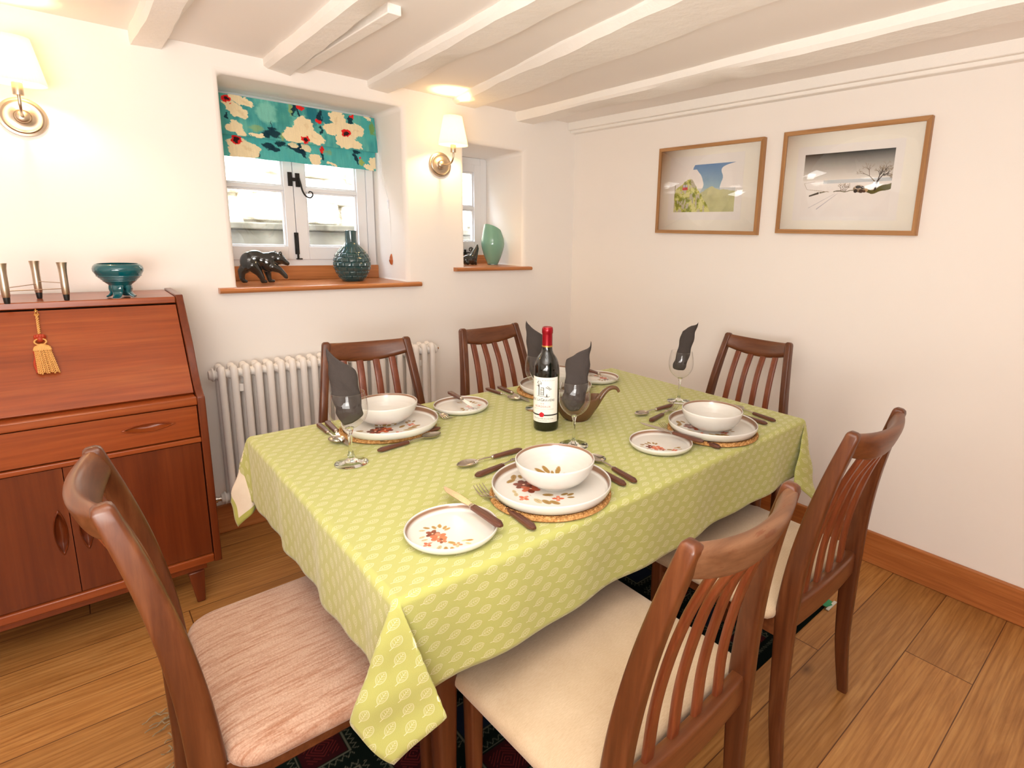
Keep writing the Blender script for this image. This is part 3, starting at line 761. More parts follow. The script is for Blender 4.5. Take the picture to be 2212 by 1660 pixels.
    for x in (xl + 0.075, xr - 0.075):
        for y in (yf + 0.045, -0.07):
            b = MB(); s = 1 if x > -2.4 else -1
            b.add([(x - 0.024 + a, y - 0.022 + c_, 0.120) for a, c_ in ((0, 0), (.048, 0), (.048, .044), (0, .044))] + [(x + s * 0.006 - 0.012 + a, y - 0.010 + c_ - 0.006, 0.0) for a, c_ in ((0, 0), (.024, 0), (.024, .024), (0, .024))],
                  [(0, 1, 2, 3), (7, 6, 5, 4), (0, 4, 5, 1), (1, 5, 6, 2), (2, 6, 7, 3), (3, 7, 4, 0)])
            B(b, 'leg', 'teak_z', bevel=0.004)
    return on_fall, (nx, nz)
on_fall, fall_n = bureau()

# tassel hanging from the bureau key
def tassel():
    x = -2.4225; nx, nz = fall_n
    root = empty('tassel', (x, on_fall(0.06, 0.02)[0], on_fall(0.06, 0.02)[1])); tag(root, 'gold and rust silk tassel hanging from the bureau key', 'tassel')
    T = Matrix.Translation(-Vector(root.location))
    def P(s, dxx=0, off=0.008): q = on_fall(s, off); return (x + dxx, q[0], q[1])
    L_ = 0.3306
    b = MB()
    for ph in (0, PI):
        pts = [P(0.035 + 0.225 * k / 40, 0.0022 * math.cos(k * 0.9 + ph), 0.024 - 0.018 * min(1, k / 14) + 0.0018 * math.sin(k * 0.9 + ph)) for k in range(41)]
        b.sweep(pts, (0.0018, 0.0018), n=8)
    b.xf(T).build('cord', 'rope', root)
    b = MB()
    for k in range(9):
        a = 2 * PI * k / 9; c = P(0.285, 0.009 * math.cos(a), 0.011 + 0.006 * math.sin(a)); b.ellipsoid(c, (0.0055, 0.0055, 0.007), 10, 8)
    b.ellipsoid(P(0.30, 0, 0.010), (0.009, 0.008, 0.012), 14, 10)
    b.xf(T).build('knot', 'rust', root)
    b = MB(); ring = [P(0.335 + 0.030 * math.sin(a), 0.013 * math.cos(a), 0.013) for a in [2 * PI * k / 24 for k in range(24)]]
    b.sweep(ring, (0.0022, 0.0022), side=(0, 1, 0), n=8, closed=True)
    b.xf(T).build('ring', 'rope', root)
    b = MB()
    for i in range(9):
        t = i / 8; s0 = P(0.375 + 0.02 * abs(t - .5), lerp(-0.009, 0.013, t), 0.015 + 0.004 * math.sin(PI * t)); s1 = P(0.425, lerp(-0.015, 0.020, t), 0.014)
        b.sweep([s0, tuple((a + c) / 2 + (0, .0, 0.002)[k_] for k_, (a, c) in enumerate(zip(s0, s1))), s1], [(0.0045, 0.004), (0.005, 0.006), (0.004, 0.005)], n=10)
    b.ellipsoid(P(0.392, 0.002, 0.012), (0.014, 0.009, 0.012), 18, 12)
    b.xf(T).build('cap', 'rope', root)
    for i in range(11):
        t = i / 10; b = MB()
        x0, x1 = lerp(-0.014, 0.019, t), lerp(-0.012, 0.032, t); off = 0.012 + 0.006 * math.sin(PI * t) * (1 if i % 2 else 0.4)
        pts = []; n = 60
        for k in range(n + 1):
            f = k / n; pts.append(P(0.42 + (0.222 + 0.006 * (i % 3)) * f, lerp(x0, x1, f) + 0.0009 * math.cos(k * 1.3 + i), off + 0.0009 * math.sin(k * 1.3 + i)))
        rr = [(0.0018 + 0.0005 * math.sin(k * 1.3), 0.0018 + 0.0005 * math.sin(k * 1.3)) for k in range(n + 1)]
        b.sweep(pts, rr, n=7); b.xf(T).build('strand', 'rope', root)
    b = MB()
    for i in range(7):
        t = i / 6; pts = [P(0.42 + 0.21 * k / 8, lerp(-0.016, 0.016, t) + 0.002 * math.sin(k + i), 0.007 + 0.001 * math.sin(k * 2 + i)) for k in range(9)]
        b.sweep(pts, (0.0035, 0.0028), n=8)
    b.xf(T).build('inner_skirt', 'rust', root)
tassel()

# ------------------------------------------------------------------ rug
def rug():
    x0, x1, y0, y1 = -2.262, -0.452, -1.955, -0.925
    nx, ny = 720, 420
    xs = np.linspace(0, 1, nx + 1); ys = np.linspace(0, 1, ny + 1); U, V = np.meshgrid(xs, ys)
    Xm = U * (x1 - x0); Ym = V * (y1 - y0)
    col = np.zeros(U.shape + (3,)); dk = np.array(lin((14, 24, 20))); red = np.array(lin((50, 16, 20))); pale = np.array(lin((86, 88, 76))); blu = np.array(lin((26, 34, 50)))
    col[:] = dk
    c = 0.17; fx = (Xm / c) % 1 - .5; fy = (Ym / c) % 1 - .5; par = ((Xm // c) + (Ym // c)) % 2
    rr = np.maximum(np.abs(fx), np.abs(fy)); dd = np.abs(fx) + np.abs(fy)
    col[(rr < .30) & (par == 0)] = red; col[(rr < .30) & (par == 1)] = blu
    col[(np.abs(rr - .33) < .012)] = pale
    zig = np.abs(((Xm * 60) % 1) - .5) * 2; zig2 = np.abs(((Ym * 60) % 1) - .5) * 2
    z1 = (np.abs(np.abs(fy) - (.36 + .08 * zig)) < .012) & (np.abs(fx) < .36); z2 = (np.abs(np.abs(fx) - (.36 + .08 * zig2)) < .012) & (np.abs(fy) < .36)
    col[z1 | z2] = pale
    col[(rr < .22) & (((dd * 16) % 1) < .22) & (par == 0)] = np.array(lin((104, 36, 34)))
    edge = np.minimum(np.minimum(Xm, (x1 - x0) - Xm), np.minimum(Ym, (y1 - y0) - Ym)); col[edge < .055] = dk * .6
    e2 = (edge > .03) & (edge < .04) & (((Xm + Ym) * 90 % 1) < .4); col[e2] = pale * .7
    b = MB(); b.v = list(zip(*(a.ravel().tolist() for a in (x0 + Xm, y0 + Ym, np.full(Xm.shape, 0.0045)))))
    W = nx + 1
    b.f = [(j * W + i, j * W + i + 1, (j + 1) * W + i + 1, (j + 1) * W + i) for j in range(ny) for i in range(nx)]; b.mi = [0] * len(b.f)
    colors = list(col.reshape(-1, 3)); n0 = len(b.v)
    b.box(x0, x1, y0, y1, 0.0005, 0.0043, 0); colors += [dk] * 8
    root = empty('rug', ((x0 + x1) / 2, (y0 + y1) / 2, 0)); tag(root, 'dark green and red woven rug with geometric motifs under the dining table', 'rug')
    T = Matrix.Translation(-Vector(root.location))
    b.xf(T).build('pile', attr_mat('rug wool', 0.95, 0.05), root, smooth=180, colors=np.array(colors), recalc=False)
    rnd = random.Random(5)
    for sx, xx in ((-1, x0), (1, x1)):
        b = MB()
        for k in range(95 if sx < 0 else 70):
            y = y0 + 0.01 + (y1 - y0 - 0.02) * rnd.random(); L_ = rnd.uniform(.03, .075) if sx < 0 else rnd.uniform(.01, .03)
            a = rnd.uniform(-.9, .9); cv = rnd.uniform(-1.5, 1.5); pts = [(xx - sx * .004, y, .004)]; px, py = xx, y
            for i in range(8):
                a += cv / 8 + rnd.uniform(-.25, .25); px += sx * math.cos(a) * L_ / 8; py += math.sin(a) * L_ / 8; pts.append((px, py, .006 + .006 * abs(math.sin(i * .8 + k))))
            b.sweep(pts, (.0016, .0016), n=6)
        b.xf(T).build('fringe', 'fringe', root)['kind'] = 'stuff'
rug()
b = MB(); b.add([(-.458, -1.962, .011), (-.40, -1.975, .010), (-.385, -1.90, .012), (-.45, -1.885, .014), (-.458, -1.962, .013), (-.40, -1.975, .012), (-.385, -1.90, .016), (-.45, -1.885, .017)],
      [(0, 3, 2, 1), (4, 5, 6, 7), (0, 1, 5, 4), (1, 2, 6, 5), (2, 3, 7, 6), (3, 0, 4, 7)])
b2 = MB()
b.v = [(x, y, z - 0.0095) if x > -0.452 else (x, y, z) for x, y, z in b.v]
o = b.build('paper_packet', 'scrap', bevel=0.001)
b2.box(-.46, -.39, -1.974, -1.963, .0025, .006); p_ = b2.build('fold', 'scrap_white', o)
tag(o, 'scrap of green and white packaging on the floor at the rug corner', 'packaging')

# ------------------------------------------------------------------ dining chairs (seat centre at origin, faces +y)
HW_TOP = 0.150
def chair_proto(seat_mat, rail_mat, name='dining_chair', seat_r=0.025, seat_w=(0.232, 0.242)):
    root = empty(name)
    def post(s):
        ctrl = [(0.197, -0.268, 0.0), (0.192, -0.250, 0.16), (0.190, -0.246, 0.33), (0.190, -0.246, 0.44), (0.183, -0.255, 0.56), (0.170, -0.273, 0.68), (0.156, -0.298, 0.79), (0.142, -0.326, 0.890)]
        P = spline(ctrl, 36); P = [(s * p[0], p[1], p[2]) for p in P]
        secs = []
        for p in P:
            z = p[2]
            if z < .44: d = lerp(.0135, .0260, (z / .44) ** .8); a = lerp(.0110, .0130, z / .44)
            else: d = lerp(.0260, .0150, ((z - .44) / .445) ** 1.1); a = lerp(.0130, .0140, (z - .44) / .445)
            secs.append((a, d))
        P.append((P[-1][0], P[-1][1] - 0.001, P[-1][2] + 0.007)); secs.append((secs[-1][0] * .86, secs[-1][1] * .86))
        P.append((P[-1][0], P[-1][1] - 0.0005, P[-1][2] + 0.004)); secs.append((secs[-1][0] * .6, secs[-1][1] * .6))
        return MB().sweep(P, secs, side=(1, 0, 0), p=4.6, n=28)
    for s in (-1, 1):
        post(s).build('rear_leg', 'chair_z', root, smooth=50)
        b = MB(); P = spline([(s * .196, .136, 0.0), (s * .196, .137, .2), (s * .196, .138, .425)], 8)
        b.sweep(P, [(lerp(.0115, .017, k / 8), lerp(.0125, .019, k / 8)) for k in range(9)], side=(1, 0, 0), p=4.5, n=20)
        b.build('front_leg', 'chair_z', root, smooth=50)
    # curved top rail
    b = MB(); P = []; secs = []; n = 30
    for k in range(n + 1):
        t = -1 + 2 * k / n; x = t * 0.144
        P.append((x, -0.320 - 0.028 * (1 - t * t), 0.8700 - 0.018 * (1 - t * t)))
        secs.append((0.0285 + 0.0090 * (1 - t * t) ** 1.2, 0.0135 + 0.001 * (1 - t * t)))
    b.sweep(P, secs, side=(0, -0.34, 0.94), p=3.0, n=24)
    b.build('top_rail', rail_mat, root, smooth=50)
    # rear seat rail carrying the slats
    b = MB(); P = [(x, -0.243 - 0.008 * (1 - (x / .18) ** 2), 0.420) for x in [(-.182 + .364 * k / 12) for k in range(13)]]
    b.sweep(P, (0.034, 0.015), side=(0, 0, 1), p=6, n=20); b.build('rear_rail', 'chair_x', root, smooth=50)
    for i in range(4):
        t = (-0.6 + 0.4 * i); xb, xt = t * 0.172, t * 0.144
        yt = -0.320 - 0.028 * (1 - t * t)
        ctrl = [(xb, -0.244, 0.448), (lerp(xb, xt, .25), -0.250, 0.55), (lerp(xb, xt, .5), -0.268, 0.65), (lerp(xb, xt, .75), -0.296, 0.748), (xt, yt + .004, 0.840)]
        b = MB(); b.sweep(spline(ctrl, 22), [(0.0122, 0.0064)] * 23, side=(1, 0, 0), p=4.5, n=14); b.build('slat', 'slat', root, smooth=50)
    b = MB()
    for s in (-1, 1): b.box(s * .190 - .010, s * .190 + .010, -.235, .145, .365, .425)
    b.box(-.19, .19, .130, .150, .365, .425); b.build('seat_frame', 'chair_x', root, bevel=.003)
    # upholstered seat, superellipse pad
    b = MB(); nn = 120; lv = []
    for j in range(15):
        t = j / 14
        lv.append(t)
    wf, wb = seat_w[1], seat_w[0]
    def outline(a):            # unit square with rounded corners, walked by angle
        c_, s_ = math.cos(a), math.sin(a); r = seat_r / .2
        m = max(abs(c_), abs(s_)); u, v = c_ / m, s_ / m
        k = 1 - r
        if abs(u) > k and abs(v) > k:
            du, dv = abs(u) - k, abs(v) - k; f = r / math.hypot(du, dv) if math.hypot(du, dv) > 1e-9 else 1
            f = min(1, f); u, v = math.copysign(k + du * f, u), math.copysign(k + dv * f, v)
        return u, v
    prof = [(0.955, 0.424), (0.985, 0.428), (1.0, 0.436), (1.0, 0.444), (0.985, 0.453), (0.955, 0.459), (0.90, 0.463), (0.75, 0.468), (0.5, 0.471), (0.25, 0.472), (0.0, 0.4725)]
    def f(i, j):
        s, z = prof[int(round(j * (len(prof) - 1)))]; u, v = outline(2 * PI * i)
        y = (v * .1935 - .0285) * s; wd = lerp(wb, wf, (v + 1) / 2)
        k = 1.0
        return (u * wd * s, y - .002 if v < 0 else y, z - 0.012)
    b.grid(f, nn, len(prof) - 1, wrap=True); b.f.append(tuple(range(nn - 1, -1, -1))); b.mi.append(0)
    b.build('seat', seat_mat, root, smooth=60)
    return root
chB = chair_proto('seat_cream', 'chair_worn')
G = 'teak dining chairs round the table'
def setchair(o, x, y, rz, label):
    o.location = (x, y, 0); o.rotation_euler = (0, 0, rz); tag(o, label, 'chair', G)
R_ = math.radians
setchair(chB, -1.632, -1.943, R_(1), 'teak dining chair nearest the camera, cream seat, top rail with scuffed worn varnish')
chC = chair_proto('seat_cream', 'chair_x')
def another(x, y, rz, label): return copy_thing(chC, (x, y, 0), rz, label, G)
setchair(chC, -0.988, -1.898, R_(0.5), 'teak dining chair with cream seat between the scuffed chair and the skirting board at right')
another(-1.600, -0.945, R_(171), 'teak dining chair standing in front of the white radiator')
another(-0.970, -0.915, R_(184), 'teak dining chair beyond the table between radiator and room corner, behind the wine bottle')
another(-0.530, -1.452, R_(91), 'teak dining chair at the far right head of the table against the picture wall')
chA = chair_proto('seat_pink', 'chair_x', seat_r=.055, seat_w=(0.232, 0.246))
setchair(chA, -2.022, -1.518, R_(-90), 'teak dining chair at the left head of the table with mottled pinkish beige seat')
for o in list(bpy.data.objects):       # chenille chair rail in the browner teak
    pass

# ------------------------------------------------------------------ table under the cloth
TX0, TX1, TY0, TY1, TZ = -2.020, -0.620, -1.903, -0.990, 0.7345
tb = empty('dining_table', ((TX0 + TX1) / 2, (TY0 + TY1) / 2, 0)); tag(tb, 'teak dining table hidden under the green leaf-print cloth', 'table')
T = Matrix.Translation(-Vector(tb.location))
MB().add([(x, y, z) for z in (.710, .7325) for x, y in ((TX0 + .004, TY0 + .005), (-1.80, TY0 + .005), (TX1 - .004, TY0 + .039), (TX1 - .004, TY1 - .004), (TX0 + .004, TY1 - .004))], [(4, 3, 2, 1, 0), (5, 6, 7, 8, 9)] + [(k, (k + 1) % 5, 5 + (k + 1) % 5, 5 + k) for k in range(5)]).xf(T).build('tabletop', 'chair_x', tb, bevel=.006)
b = MB()
for y in (TY0 + .10, TY1 - .12): b.box(TX0 + .12, TX1 - .12, y, y + .02, .645, .711)
for x in (TX0 + .12, TX1 - .14): b.box(x, x + .02, TY0 + .12, TY1 - .12, .645, .711)
b.xf(T).build('apron', 'chair_x', tb)
for x in (TX0 + .13, TX1 - .13):
    for y in (TY0 + .11, TY1 - .11):
        MB().sweep([(x, y, 0.005), (x, y, .35), (x, y, .711)], [(.017, .017), (.023, .023), (.028, .028)], side=(1, 0, 0), p=4, n=20).xf(T).build('leg', 'chair_z', tb, smooth=50)

# ------------------------------------------------------------------ tablecloth
DROP = 0.200; R0 = 0.014
def drop_profile(d):
    a = min(d / R0, PI / 2); out = R0 * math.sin(a); dn = R0 * (1 - math.cos(a)) + max(0, d - R0 * PI / 2); return out, dn
def slerp(a, b, t):
    a = Vector(a).normalized(); b = Vector(b).normalized(); w_ = a.angle(b)
    if w_ < 1e-5: return a
    return (a * math.sin((1 - t) * w_) + b * math.sin(t * w_)) / math.sin(w_)
DN = (0, 0, -1)
CORNERS = {  # (corner x, y, sign x, sign y): chain of directions from the x-side drop (theta=0) to the y-side drop (theta=90)
    (-1, -1): [DN, (-.12, .20, -.97), (-.33, .14, -.93), (-.24, .0, -.97), (-.155, -.035, -.987), (.01, -.10, -.99), (.24, -.31, -.92), DN],
    (-1, 1): [DN, (-.20, .33, -.91), (-.12, .08, -.985), (-.03, -.06, -1.0), (.12, .15, -.98), DN],
    (1, -1): [DN, (.30, .22, -.93), (.056, -.25, -.96), (-.20, -.24, -.95), (-.50, -.12, -.86), DN],
    (1, 1): [DN, (.25, .05, -.95), (.2, .2, -.95), (.05, .28, -.95), DN],
}
def chain_dir(ch, t):
    A = [Vector(q).normalized().angle(Vector(r).normalized()) for q, r in zip(ch[:-1], ch[1:])]
    tot = sum(A); s = t * tot
    for k, a in enumerate(A):
        if s <= a or k == len(A) - 1: return slerp(ch[k], ch[k + 1], min(1, max(0, s / a)))
        s -= a
def smooth_dir(ch, t):
    acc = Vector((0, 0, 0)); 
    for k in range(-4, 5):
        q = t + k * 0.012; acc += chain_dir(ch, min(1, max(0, q))) * (5 - abs(k))
    return acc.normalized()
def cloth_point(u, v):
    x = TX0 - DROP + u; y = TY0 - DROP + v
    a = max(TX0 - x, x - TX1, 0); b_ = max(TY0 - y, y - TY1, 0)
    sx = -1 if x < (TX0 + TX1) / 2 else 1; sy = -1 if y < (TY0 + TY1) / 2 else 1
    cx = min(max(x, TX0), TX1); cyy = min(max(y, TY0), TY1)
    z = TZ
    if a == 0 and b_ == 0: return (x, y, z + 0.0005 * math.sin(x * 9) * math.sin(y * 11))
    if a > 0 and b_ == 0:
        o_, d = drop_profile(a)
        f = min(1, a / .12); near = min(1, min(y - TY0, TY1 - y) / .12)
        wob = (0.0045 * math.sin(y * 23 + .6) + 0.003 * math.sin(y * 47)) * f * near
        return (cx + sx * (o_ + wob - .002 * f), y, z - d)
    if b_ > 0 and a == 0:
        o_, d = drop_profile(b_)
        f = min(1, b_ / .14); near = min(1, min(x - TX0, TX1 - x) / .12)
        wob = (0.006 * math.sin(x * 14 + 1.0) + 0.0035 * math.sin(x * 31 + 2)) * f * near
        return (x, cyy + sy * (o_ + wob), z - d)
    r = math.hypot(a, b_); th = math.atan2(b_, a) / (PI / 2)
    o_, d = drop_profile(r); ch = CORNERS[(sx, sy)]; dr = smooth_dir(ch, th)
    rip = 0.0035 * math.sin(r * 60 + th * 9) * min(1, r / .2) * math.sin(PI * th)
    k = min(1.0, r / 0.03)
    down = Vector(DN).lerp(dr, k).normalized()
    ca, sa = math.cos(th * PI / 2), math.sin(th * PI / 2)
    p = Vector((cx + sx * o_ * ca, cyy + sy * o_ * sa, z)) + down * d + Vector((sx * ca, sy * sa, 0)) * rip
    return tuple(p)
def tablecloth():
    W_, H_ = TX1 - TX0 + 2 * DROP, TY1 - TY0 + 2 * DROP
    def ticks(a, L_):
        t = list(np.linspace(0, DROP - .03, 22)) + list(np.linspace(DROP - .03, DROP + .004, 16)[1:]) 
        m = list(np.linspace(DROP + .004, L_ - DROP - .004, a))[1:]
        return t + m + [L_ - q for q in t[::-1]][1:]
    us, vs = ticks(60, W_), ticks(42, H_)
    b = MB(); uv = []
    for v in vs:
        for u in us:
            x, y, z = cloth_point(u, v)
            y += .034 * min(1.15, max(0, (x + 1.80) / 1.18)) * min(1.2, max(0, (TY1 - y) / (TY1 - TY0)))      # the long side runs in slightly towards the far end
            b.v.append((x, y, z)); uv.append((u, v))
    W = len(us)
    b.f = [(j * W + i, j * W + i + 1, (j + 1) * W + i + 1, (j + 1) * W + i) for j in range(len(vs) - 1) for i in range(W - 1)]; b.mi = [0] * len(b.f)
    o = b.build('tablecloth', ['cloth', 'cloth_in'], smooth=180, uvs=uv, recalc=False)
    s = o.modifiers.new('thick', 'SOLIDIFY'); s.thickness = 0.0012; s.offset = -1; s.material_offset = 1; s.material_offset_rim = 0
    tag(o, 'lime green tablecloth printed with white leaves draped over the dining table', 'tablecloth')
tablecloth()

# ------------------------------------------------------------------ place mats
def mat_proto():
    b = MB(); rings = 9; RR = 0.135; na = 420; nr = 108
    def f(i, j):
        r = RR * (0.02 + .98 * j); a = 2 * PI * i
        ph = (j * rings) % 1; base = math.sin(PI * ph) ** .6
        br = 0.5 + 0.5 * math.sin(a * 62 * max(.15, j) // 1 * 0 + a * round(14 + 90 * j) * .5 + (PI if ph > .5 else 0) + (ph - .5) * 5)
        return (r * math.cos(a) * (1 + .006 * math.sin(a * 3)), r * math.sin(a), 0.0030 + base * (.0040 + .0050 * br))
    b.grid(f, na, nr, wrap=True); n = len(b.v)
    def g(i, j): a = 2 * PI * i; r = RR * (1 - .02 * j); return (r * math.cos(a), r * math.sin(a), 0.0035 - 0.0030 * j)
    b.grid(g, na, 1, wrap=True); b.f.append(tuple(n + na + k for k in range(na))); b.mi.append(0)
    return b.build('placemat', 'jute', smooth=60, recalc=False)
m0 = mat_proto()
CT = TZ + 0.0012
mats = [(-1.607, -1.776, 'round braided jute mat under the nearest dinner plate'), (-1.705, -1.150, 'round braided jute mat under the dinner plate beside the radiator side glass'),
        (-0.968, -1.760, 'round braided jute mat under the dinner plate at the right front of the table'), (-1.068, -1.130, 'round braided jute mat under the dinner plate behind the wine bottle')]
for i, (x, y, l) in enumerate(mats):
    o = m0 if i == 0 else copy_tree(m0); o.location = (x, y, CT); o.rotation_euler = (0, 0, i * .7); tag(o, l, 'placemat', 'braided jute place mats')

# ------------------------------------------------------------------ stoneware
CH = np.array(lin((216, 212, 204))); BR = np.array(lin((118, 52, 34))); RU = np.array(lin((196, 100, 68))); PK = np.array(lin((212, 128, 100)))
LF = np.array(lin((158, 124, 66))); LFL = np.array(lin((196, 178, 136))); RIM = np.array(lin((138, 104, 82)))
def paint_flowers(Xg, Yg, dinner):
    c = np.empty(Xg.shape + (3,)); c[:] = CH
    def ell(x, y, a, b, ang, col, soft=.0006, op=1.0):
        ca, sa = math.cos(ang), math.sin(ang); dx, dy = Xg - x, Yg - y
        p, q = dx * ca + dy * sa, -dx * sa + dy * ca
        k = np.clip((1 - np.sqrt((p / a) ** 2 + (q / b) ** 2)) * min(a, b) / soft + .5, 0, 1)[..., None] * op
        sh = (np.clip(1 - np.abs(q) / b, 0, 1) * .25 + .85)[..., None]
        c[:] = c * (1 - k) + col * sh * k
    def flower(x, y, r, n, cols, rot=0.0):
        for i in range(n):
            a = rot + 2 * PI * i / n; ell(x + r * .58 * math.cos(a), y + r * .58 * math.sin(a), r * .50, r * .36, a, cols[i % len(cols)])
        ell(x, y, r * .14, r * .14, 0, np.array(lin((240, 200, 170))))
    def leaf(x, y, L_, ang, col): ell(x, y, L_, L_ * .50, ang, col); ell(x, y, L_ * .75, L_ * .07, ang, col * .55)
    def stem(pts, w_=.0006, col=None):
        for (xa, ya), (xb, yb) in zip(pts[:-1], pts[1:]):
            n = 14
            for k in range(n + 1): ell(lerp(xa, xb, k / n), lerp(ya, yb, k / n), w_, w_, 0, LF if col is None else col)
    if dinner:
        for x, y, L_, a, col in ((-.035, .095, .013, .5, LF), (-.052, .082, .013, -.1, LF), (-.022, .088, .010, .9, LF), (-.077, .034, .008, .9, LFL), (-.082, .020, .009, .7, LFL),
                                 (-.064, -.033, .013, -2.0, LFL), (-.053, -.048, .013, -1.9, LF), (-.041, -.061, .013, -1.7, LF), (-.030, -.024, .012, -1.1, LF), (0.0, -.044, .009, -.5, LF), (.009, -.053, .009, -.4, LF), (.001, -.064, .008, -.9, LF)):
            leaf(x, y, L_, a + .35, col)
        stem([(-.06, .0), (-.065, -.025), (-.05, -.045)]); stem([(-.05, .01), (-.035, -.02), (-.026, -.045)]); stem([(-.045, .06), (-.04, .085)])
        flower(-.040, .050, .022, 6, [BR, BR * .8, BR * 1.2], .3); flower(-.040, .024, .021, 6, [RU, BR, RU * .9], .0); flower(-.024, .036, .016, 5, [BR * .8, RU * .8], .5)
        flower(-.079, -.004, .012, 4, [PK, RU], .2); flower(-.024, -.051, .012, 4, [PK, RU], .9)
    else:
        for x, y, L_, a, col in ((-.009, .031, .0075, 1.2, LF), (-.004, .020, .007, .7, LF), (-.003, .012, .007, .2, LF), (-.020, .033, .007, 1.6, LF), (-.032, .040, .007, 2.2, LF), (-.043, .036, .006, 2.6, LFL), (-.054, .014, .006, 3.1, LFL), (-.055, .002, .006, 2.9, LFL),
                                 (-.047, -.038, .008, -2.4, LFL), (-.040, -.049, .008, -2.1, LF), (-.031, -.057, .008, -1.9, LF), (-.021, -.037, .008, -1.1, LF), (.001, -.045, .006, -.3, LFL), (.009, -.050, .007, -.5, LF), (.001, -.058, .006, -1.0, LFL)):
            leaf(x, y, L_, a, col)
        stem([(-.033, .0), (-.04, -.012), (-.055, -.014)]); stem([(-.035, -.012), (-.03, -.03), (-.018, -.048)]); stem([(-.03, .012), (-.018, .03), (-.004, .038)])
        flower(-.033, .014, .013, 5, [BR, BR * 1.2], .8); flower(-.030, -.004, .0155, 6, [RU, PK * .95, RU * 1.1], .2); flower(-.031, -.020, .009, 5, [RU, BR], .2)
        flower(-.058, -.015, .0085, 4, [PK, RU], .2); flower(-.016, -.050, .0085, 4, [PK, RU], .9)
    return c
def plate(name, R, h, foot, dinner, well_t):
    b = MB(); na = 240; radii = list(np.linspace(0.001, R - .012, 110)); zs_ = []
    prof = [(r, .0045 + well_t * (r / R) ** 4 * .3) for r in radii]
    zz = prof[-1][1]
    prof += [(R - .008, zz + .002), (R - .0045, zz + .006), (R - .0030, h - .004), (R - .0024, h - .0012), (R - .0012, h), (R, h - .0008), (R + .0004, h - .003), (R - .0006, h * .55), (R - .006, .0035), (R - .016, .0006), (foot, 0.0), (foot - .004, .0)]
    b.lathe(prof, na); k = len(prof)
    b.f.append(tuple((k - 1) * na + q for q in range(na))); b.mi.append(0)
    b.f.append(tuple(range(na - 1, -1, -1))); b.mi.append(0)
    V = np.array(b.v); col = np.empty((len(V), 3)); col[:] = CH
    n = len(radii) * na; col[:n] = paint_flowers(V[:n, 0], V[:n, 1], dinner)
    rr = np.hypot(V[:, 0], V[:, 1]); top = np.arange(len(V)) < (len(radii) + 5) * na
    band = top & (rr > R - .0050) & (rr < R - .0028); col[band] = RIM
    return b.build(name, 'china_paint', smooth=70, colors=col)
MT = CT + 0.0115
p0 = plate('dinner_plate', 0.1315, 0.024, 0.095, True, .004)
for i, (x, y, rz, l) in enumerate([(-1.608, -1.780, 0, 'dinner plate nearest the camera, brown and rust flowers at its near left edge'),
                                   (-1.706, -1.170, 1.35, 'flowered dinner plate by the glass at the far left of the table'),
                                   (-0.972, -1.762, .15, 'flowered dinner plate at the right front near the table corner'),
                                   (-1.068, -1.142, 1.3, 'dinner plate half hidden behind the wine bottle')]):
    o = p0 if i == 0 else copy_tree(p0); o.location = (x, y, MT); o.rotation_euler = (0, 0, rz); tag(o, l, 'plate', 'flowered stoneware dinner plates')
s0 = plate('side_plate', 0.0875, 0.018, 0.060, False, .003)
for i, (x, y, rz, l) in enumerate([(-1.861, -1.789, 0, 'small flowered side plate nearest the camera with a knife across it'),
                                   (-1.444, -1.112, 2.6, 'small side plate in front of the radiator end with a knife resting on it'),
                                   (-1.186, -1.741, .25, 'small flowered side plate right of centre with a knife across it'),
                                   (-0.822, -1.105, 2.8, 'small side plate at the far corner of the table by the walls')]):
    o = s0 if i == 0 else copy_tree(s0); o.location = (x, y, CT); o.rotation_euler = (0, 0, rz); tag(o, l, 'plate', 'flowered stoneware side plates')
def bowl():
    b = MB(); na = 160
    prof = [(0.0005, .0075), (.012, .0076), (.024, .0080), (.036, .0095), (.048, .0130), (.060, .0190), (.070, .0280), (.0775, .039), (.0822, .050), (.0846, .0592), (.0856, .0612), (.0870, .0620), (.0884, .0612), (.0888, .058), (.0868, .048), (.0825, .037), (.0765, .027), (.0680, .0175), (.057, .0100), (.047, .0058), (.0420, .0035), (.041, 0.0), (.037, .0), (.036, .003)]
    fine = []
    for (a, c), (d, e) in zip(prof[:-1], prof[1:]):
        m = 9 if len(fine) < 78 else 1
        for k in range(m): fine.append((lerp(a, d, k / m), lerp(c, e, k / m)))
    fine.append(prof[-1]); b.lathe(fine, na)
    k = len(fine); b.f.append(tuple((k - 1) * na + q for q in range(na))); b.mi.append(0); b.f.append(tuple(range(na - 1, -1, -1))); b.mi.append(0)
    V = np.array(b.v); c = np.empty((len(V), 3)); c[:] = CH; rr = np.hypot(V[:, 0], V[:, 1])
    top = np.arange(len(V)) < 96 * na
    def ell(x, y, a, b_, ang, col):
        ca, sa = math.cos(ang), math.sin(ang); dx, dy = V[:, 0] - x, V[:, 1] - y; p, q = dx * ca + dy * sa, -dx * sa + dy * ca
        kk = (np.clip((1 - np.sqrt((p / a) ** 2 + (q / b_) ** 2)) * min(a, b_) / .0008 + .5, 0, 1) * top)[:, None]; c[:] = c * (1 - kk) + col * kk
    for x, y, L_, ang in ((-.004, .048, .013, 2.2), (.012, .046, .013, 1.6), (.018, .030, .008, 1.0), (.033, .028, .013, .7), (.030, .008, .009, .2), (.012, .024, .006, .8), (.010, -.004, .009, 0), (-.018, .036, .009, 2.6)):
        ell(x, y, L_, L_ * .45, ang, LF)
    flw = [(.0, .008), (-.012, .0), (.008, -.006), (-.004, -.012)]
    for x, y in flw: ell(x, y, .009, .007, .4, RU)
    band = (rr > .0838) & (rr < .0862) & (V[:, 2] > .057) & top; c[band] = RIM
    return b.build('bowl', 'china_paint', smooth=70, colors=c)
b0 = bowl()
PT = MT + 0.0047
